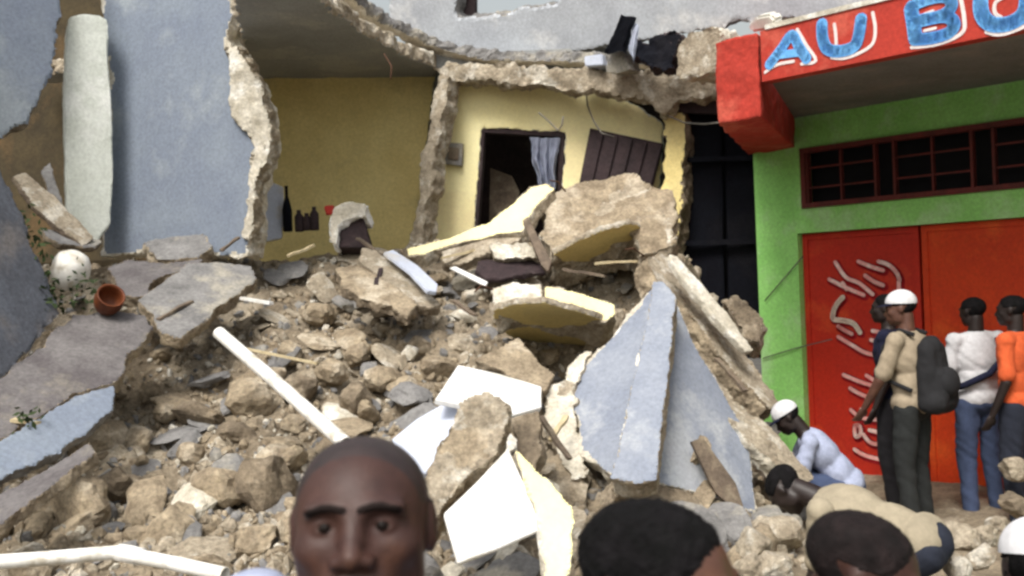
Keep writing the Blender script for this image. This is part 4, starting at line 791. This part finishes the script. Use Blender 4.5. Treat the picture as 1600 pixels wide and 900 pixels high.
def person(label, origin, yaw, scale=1.0, lean=0, side=0, hp=.93, head=(0, 0, 0), arms=None, legs=None, skin=None, hair='short', top=None, sleeve=.7, hem=0.0, bottom=None, shoes=None, cap_=None, pack=False, vox=.008, hres=(96, 64), collar=False, eye_at=None, bag=False):
    skin = skin or m_skin3; bottom = bottom or m_dtrou; top = top or m_dark
    L_ = math.radians(lean); S_ = math.radians(side)
    s_ = Vector((math.sin(S_), math.sin(L_) * math.cos(S_), math.cos(L_) * math.cos(S_))).normalized()
    r_ = Vector((1, 0, 0)); r_ = (r_ - s_ * r_.dot(s_)).normalized(); f_ = s_.cross(r_)
    R = Matrix((r_, f_, s_)).transposed(); pv = Vector((0, 0, hp))
    # curved spine: bend grows towards the neck
    nb = pv + s_ * .52; sh = {k: nb - s_ * .055 + r_ * .178 * k for k in (-1, 1)}
    yawh, pith, rolh = [math.radians(a) for a in head]
    RH = Matrix.Rotation(yawh, 3, 'Z') @ Matrix.Rotation(-pith, 3, 'X') @ Matrix.Rotation(rolh, 3, 'Y')
    hc = nb + s_ * .045 + (s_ * .4 + (RH @ Vector((0, 0, 1))) * .6).normalized() * .125 + (RH @ Vector((0, 1, 0))) * .022
    MH = Matrix.Translation(hc) @ RH.to_4x4()
    arms = arms or {}; legs = legs or {}
    el, wr, kn, an = {}, {}, {}, {}
    for k in (-1, 1):
        e_, w_ = arms.get(k, ((.045 * k, -.02, -.29), (.06 * k, .08, -.53))); el[k] = sh[k] + Vector(e_); wr[k] = sh[k] + Vector(w_)
        a_, b_ = legs.get(k, ((.10 * k, .03, -.43), (.11 * k, -.02, .075 - hp))); kn[k] = pv + Vector(a_); an[k] = pv + Vector(b_)
    bm = bmesh.new(); V, Fc = head_grid(*hres); add_mesh(bm, V, Fc, MH)
    cap(bm, nb - s_ * .03, hc - (RH @ Vector((0, .030, .055))), .062, .054)
    ell(bm, nb - s_ * .05, (.12, .07, .05), R)                                       # trapezius
    ell(bm, pv + s_ * .36, (.155, .105, .19), R); ell(bm, pv + s_ * .17, (.135, .095, .17), R); ell(bm, pv + s_ * .02, (.15, .105, .12), R)
    for k in (-1, 1):
        ell(bm, sh[k], (.050, .050, .052)); cap(bm, sh[k], el[k], .045, .037); cap(bm, el[k], wr[k], .038, .024)
        hand(bm, wr[k], wr[k] - el[k], r_ * k + f_ * .6)
        hip = pv + r_ * .085 * k - Vector((0, 0, .02)); cap(bm, hip, kn[k], .082, .052); cap(bm, kn[k], an[k], .052, .034)
        cap(bm, an[k] - Vector((0, .02, .035)), an[k] + Vector((0, .14, -.045)), .036, .026)
    me = bpy.data.meshes.new('person'); bmesh.ops.recalc_face_normals(bm, faces=bm.faces); bm.to_mesh(me); bm.free()
    me = remesh(me, vox, 2); me.name = 'person'; me.materials.clear(); me.materials.append(skin)
    me.polygons.foreach_set('use_smooth', [True] * len(me.polygons))
    o = bpy.data.objects.new('person', me); COL.objects.link(o); tag(o, label, 'person')
    Rz = Matrix.Rotation(math.radians(yaw), 4, 'Z')
    if eye_at is not None:      # origin comes from where the eyes are; scale from their height above the ground
        scale = scale * 1.0; off = (Rz @ (hc * scale)); origin = Vector(eye_at) - off
    o.matrix_world = Matrix.Translation(origin) @ Rz @ Matrix.Scale(scale, 4)
    def child(name, bm_, m_, vx=None, wr_=0.0, sm=2, seed=1, lab=None):
        bmesh.ops.recalc_face_normals(bm_, faces=bm_.faces)
        me_ = bpy.data.meshes.new(name); bm_.to_mesh(me_); bm_.free()
        if vx: me_ = remesh(me_, vx, sm); me_.name = name
        if wr_:
            vn_ = [v.normal.copy() for v in me_.vertices]
            for v, n__ in zip(me_.vertices, vn_):
                q = Vector((v.co.x * 9, v.co.y * 9, v.co.z * 4)); v.co += n__ * wr_ * (noise.noise(q + Vector((seed, 0, 0))) + .6 * noise.noise(Vector((v.co.x * 14 + v.co.z * 16, v.co.y * 14 - v.co.z * 9, seed))))
        me_.materials.clear(); me_.materials.append(m_); me_.polygons.foreach_set('use_smooth', [True] * len(me_.polygons))
        c = bpy.data.objects.new(name, me_); COL.objects.link(c); c.parent = o
        if lab: c['label'] = lab
        return c
    seed = abs(hash(label)) % 97 if False else len(label)
    g = .014; vx = max(vox, .009)
    bm = bmesh.new(); ell(bm, nb - s_ * .055, (.13, .078, .05), R)
    ell(bm, pv + s_ * .35, (.165 + g, .112 + g, .20), R); ell(bm, pv + s_ * .16, (.150 + g, .108 + g, .18), R); ell(bm, pv + s_ * (.03 - hem), (.165 + g, .118 + g, .12), R)
    for k in (-1, 1):
        ell(bm, sh[k], (.067, .066, .066)); e_ = sh[k].lerp(el[k], min(sleeve, 1)); cap(bm, sh[k], e_, .058, .060)
        if sleeve > 1: cap(bm, el[k], wr[k].lerp(el[k], .06), .056, .036)
        b2 = nb - s_ * .03; cap(bm, sh[k], b2, .055, .055)
    if collar: cap(bm, nb - s_ * .02, nb + s_ * .022, .074, .070)
    child('shirt', bm, top, vx, .012, 2, seed)
    bm = bmesh.new(); ell(bm, pv + s_ * .0, (.165, .12, .11), R)
    for k in (-1, 1):
        hip = pv + r_ * .088 * k - Vector((0, 0, .02)); cap(bm, hip, kn[k], .096, .070); cap(bm, kn[k], an[k] + Vector((0, 0, .01)), .070, .056)
    child('trousers', bm, bottom, max(vx, .010), .012, 2, seed + 3)
    for k in (-1, 1):
        bm = bmesh.new(); a_ = an[k]; cap(bm, a_ + Vector((0, -.03, -.038)), a_ + Vector((0, .16, -.045)), .046, .036); cap(bm, a_ - Vector((0, .01, .0)), a_ + Vector((0, .03, -.03)), .05, .045)
        child('shoe', bm, shoes or m_dark, .01, 0)
    def shell(name, m_, t_, mt, rn=0.0, soft=.03, below=-.3):
        V, Fc = head_grid(*hres); Vn = V / np.linalg.norm(V, axis=1)[:, None]
        off = np.clip(m_ / soft, below, 1) * t_ + (m_ > 0) * rn * t_ * .55; W = V + Vn * off[:, None]; keep = [f for f in Fc if max(m_[list(f)]) > -.2 * soft]
        us = sorted({i for f in keep for i in f}); mp = {a_: b_ for b_, a_ in enumerate(us)}
        bm = bmesh.new(); add_mesh(bm, W[us], [[mp[i] for i in f] for f in keep], MH); return child(name, bm, mt)
    # eyes
    for k in (-1, 1):
        bm = bmesh.new(); ell(bm, MH @ Vector((.031 * k, .0728, -.0005)), (.0122, .0122, .0118), None, 3); e = child('eye', bm, m_eye)
        bm = bmesh.new(); q = RH @ Vector((0, 1, 0)); ell(bm, MH @ Vector((.031 * k, .0810, -.0006)), (.0076, .0050, .0074), RH, 2); i_ = child('iris', bm, m_iris); i_.parent = e
        V, Fc = head_grid(*hres); pl_ = np.array([(.010, .017), (.022, .0205), (.034, .0205), (.047, .015)]); q = np.stack([V[:, 0] * k, V[:, 2]], 1); dist = np.full(len(V), 9.0)
        for a_, b_ in zip(pl_, pl_[1:]):
            t_ = np.clip(((q - a_) @ (b_ - a_)) / ((b_ - a_) @ (b_ - a_)), 0, 1); dist = np.minimum(dist, np.linalg.norm(q - (a_ + t_[:, None] * (b_ - a_)), axis=1))
        rn = np.array([noise.noise(Vector(p * 160)) for p in V]); m_ = np.where(V[:, 1] > 0, .0042 + .0014 * rn - dist, -1); shell('eyebrow', m_, .0016, m_brow, .0, .003)
    # hair cap grown from the skull
    if hair:
        t_ = {'shaved': .0012, 'short': .0055, 'cropped': .003}[hair]; V, Fc = head_grid(*hres); Vn = V / np.linalg.norm(V, axis=1)[:, None]
        hl = np.interp(V[:, 1], [-.11, -.05, -.02, .02, .045, .07, .09], [-.075, -.06, -.025, -.012, .035, .072, .078])
        if hair == 'shaved': hl = np.interp(V[:, 1], [-.11, -.05, -.02, .02, .045, .07, .09], [-.075, -.06, -.025, -.005, .055, .098, .12])
        m_ = V[:, 2] - hl; ear = (np.abs(V[:, 0]) > .068) & (V[:, 2] < .022); m_ = np.where(ear, -1, m_)
        rn = np.array([noise.noise(Vector(p * 90)) + .6 * noise.noise(Vector(p * 170)) for p in V]) if hair != 'shaved' else np.zeros(len(V))
        m_ = m_ + .004 * np.array([noise.noise(Vector(p * 120)) for p in V])
        shell('hair', m_, t_, m_stub if hair == 'shaved' else m_crop if hair == 'cropped' else m_hair, rn)
    if cap_:
        bm = bmesh.new(); ell(bm, MH @ Vector((0, -.012, .040)), (.090, .108, .092), RH, 4)
        bmesh.ops.bisect_plane(bm, geom=list(bm.verts) + list(bm.edges) + list(bm.faces), plane_co=MH @ Vector((0, 0, .036)), plane_no=RH @ Vector((0, -.12, 1)), clear_inner=True)
        c = child('cap', bm, cap_)
        bm = bmesh.new(); rg = []
        for i in range(13):
            a_ = math.radians(-62 + 124 * i / 12); rg.append((Vector((math.sin(a_) * .088, math.cos(a_) * .10 - .012, .042)), Vector((math.sin(a_) * .088, math.cos(a_) * .10 + .060 * math.cos(a_ * 1.35), .032))))
        tp = [[bm.verts.new(MH @ (p + Vector((0, 0, h)))) for p in q] for q in rg for h in (0,)]; lo = [[bm.verts.new(MH @ (p - Vector((0, 0, .004)))) for p in q] for q in rg]
        for i in range(12):
            bm.faces.new((tp[i][0], tp[i][1], tp[i + 1][1], tp[i + 1][0])); bm.faces.new((lo[i][0], lo[i + 1][0], lo[i + 1][1], lo[i][1])); bm.faces.new((tp[i][1], lo[i][1], lo[i + 1][1], tp[i + 1][1]))
        b_ = child('brim', bm, cap_ if cap_ is m_navyc else m_navyc); b_.parent = c
    if pack:
        c0 = pv + s_ * .23 - f_ * .165; bm = bmesh.new(); 
        for sx_ in (-1, 1):
            for z_, w_, y_ in ((-.22, .11, .07), (0, .12, .075), (.20, .085, .055)): pass
            cap(bm, c0 + r_ * .09 * sx_ - s_ * .19, c0 + r_ * .075 * sx_ + s_ * .16, .085, .062)
        cap(bm, c0 - s_ * .19, c0 + s_ * .18, .105, .078); cap(bm, c0 - r_ * .09 - s_ * .20 - f_ * .03, c0 + r_ * .09 - s_ * .20 - f_ * .03, .09, .09); cap(bm, c0 - f_ * .07 - s_ * .16 - r_ * .06, c0 - f_ * .07 - s_ * .02 - r_ * .06, .06, .055); cap(bm, c0 - f_ * .07 - s_ * .16 + r_ * .06, c0 - f_ * .07 - s_ * .02 + r_ * .06, .06, .055)
        bp = bpy.data.meshes.new('backpack'); bm.to_mesh(bp); bm.free(); bp = remesh(bp, .012, 3); bp.name = 'backpack'
        vn_ = [v.normal.copy() for v in bp.vertices]
        for v, n__ in zip(bp.vertices, vn_): v.co += n__ * .012 * fb(v.co, 7, 3, 3)
        bp.materials.clear(); bp.materials.append(m_pack); bp.polygons.foreach_set('use_smooth', [True] * len(bp.polygons))
        b = bpy.data.objects.new('backpack', bp); COL.objects.link(b); b.matrix_world = o.matrix_world; tag(b, 'black backpack worn by the man in the beige shirt', 'backpack')
        for k in (-1, 1):
            bm = bmesh.new(); tube(bm, [nb - s_ * .02 + r_ * .10 * k - f_ * .10, nb + s_ * .02 + r_ * .10 * k, nb - s_ * .10 + r_ * .11 * k + f_ * .13, pv + s_ * .2 + r_ * .16 * k + f_ * .10, pv + s_ * .12 + r_ * .17 * k - f_ * .08], .016, 8)
            bmesh.ops.recalc_face_normals(bm, faces=bm.faces); mm = bpy.data.meshes.new('strap'); bm.to_mesh(mm); bm.free(); mm.materials.append(m_pack); q = bpy.data.objects.new('strap', mm); COL.objects.link(q); q.parent = b
        bm = bmesh.new(); ell(bm, c0 - s_ * .07 - f_ * .095, (.115, .075, .11), R, 3); mm = bpy.data.meshes.new('pocket'); bm.to_mesh(mm); bm.free(); mm.materials.append(m_pack); mm.polygons.foreach_set('use_smooth', [True] * len(mm.polygons)); q = bpy.data.objects.new('pocket', mm); COL.objects.link(q); q.parent = b
    if bag:
        bm = bmesh.new(); pts = [nb - s_ * .02 + r_ * .12, nb - s_ * .16 + r_ * .16 - f_ * .135, pv + s_ * .22 + r_ * .0 - f_ * .155, pv + s_ * .14 - r_ * .16 - f_ * .10, pv + s_ * .1 - r_ * .21]
        tube(bm, pts, .026, 10); c = child('sling', bm, m_navyc)
    return o
# the man facing the camera in the foreground
person('man with shaved head facing the camera in the foreground', None, 180, 1.0, lean=9, head=(2, -11, 0), skin=m_skin, hair='shaved', top=m_lbshirt, sleeve=1.1, bottom=m_djeans,
       arms={1: ((-.04, .0, .108), (.10, -.12, -.06)), -1: ((-.05, .0, -.29), (-.06, .1, -.53))}, vox=.0026, hres=(260, 190), collar=True, eye_at=P(566, 819, 1.19))
person('man with black hair turned to the right, centre foreground', None, -112, .90, lean=10, head=(-4, 10, 4), skin=m_skin2, hair='short', top=m_dark, sleeve=.9, bottom=m_djeans, vox=.005, hres=(200, 150), eye_at=P(1034, 912, 1.20))
person('man with cropped hair looking right, lower right foreground', None, -104, .86, lean=14, head=(-4, 20, 0), skin=m_skin, hair='cropped', top=m_dtrou, sleeve=.9, bottom=m_djeans, vox=.005, hres=(200, 150), eye_at=P(1350, 893, 1.6))
person('person in white cap cut off by the bottom right corner', None, -20, .9, lean=15, head=(0, 20, 0), skin=m_skin3, hair='short', top=m_dark, cap_=m_cap, bottom=m_djeans, vox=.008, eye_at=P(1620, 888, 2.4))
# standing people by the doors
def stand(u, d, z=0.0): r = ray(u, 600); return Vector((r.x * d, d, z))
person('man in beige shirt with black backpack and white cap before the red door', stand(1425, 7.2, -.02), 44, 1.0, lean=3, head=(20, 6, 0), top=m_beige, sleeve=.8, bottom=m_dtrou, cap_=m_cap, pack=True, skin=m_skin2, arms={-1: ((-.05, .10, -.27), (-.03, .23, -.47)), 1: ((.05, .0, -.29), (.05, .16, -.5))})
person('man in white shirt and blue jeans standing between backpack and orange shirt', stand(1528, 7.5, .0), 8, .955, top=m_wshirt, sleeve=.75, bottom=m_jeans, skin=m_skin3, bag=True, arms={1: ((.07, .0, -.28), (-.10, .14, -.36)), -1: ((-.05, .04, -.28), (.10, .20, -.34))}, head=(14, 4, 0))
person('person in orange shirt standing at the right edge', stand(1590, 7.15, .02), 40, .95, top=m_oshirt, sleeve=.8, bottom=m_djeans, skin=m_skin3, head=(10, 2, 0))
person('dark clothed man almost hidden behind the man with the backpack', stand(1392, 7.75, .0), 60, .98, top=m_navyc, sleeve=.8, bottom=m_dark, skin=m_skin3)
# crouching man in light blue at the foot of the beams
person('crouching man in light blue shirt and white cap below the green wall', stand(1322, 7.1, .0), 78, .92, lean=38, hp=.41, head=(0, 38, 0), top=m_lbshirt, sleeve=.8, bottom=m_jeans, cap_=m_cap, skin=m_skin3,
       legs={-1: ((-.13, .34, .08), (-.12, .14, -.33)), 1: ((.13, .34, .08), (.12, .14, -.33))}, arms={-1: ((-.02, .10, -.26), (.0, .25, -.42)), 1: ((.02, .10, -.26), (.0, .25, -.42))})
# bending man in khaki
person('man in khaki shirt bending over to the left behind the foreground heads', stand(1440, 4.7, .0), 56, 1.0, lean=72, hp=.60, head=(-4, 66, 0), top=m_khaki, sleeve=.8, bottom=m_djeans, skin=m_skin3,
       legs={-1: ((-.10, .30, -.22), (-.11, .0, -.53)), 1: ((.10, .30, -.22), (.11, .0, -.53))}, arms={-1: ((-.02, .02, -.28), (.0, .1, -.5)), 1: ((.02, .02, -.28), (.0, .12, -.5))})
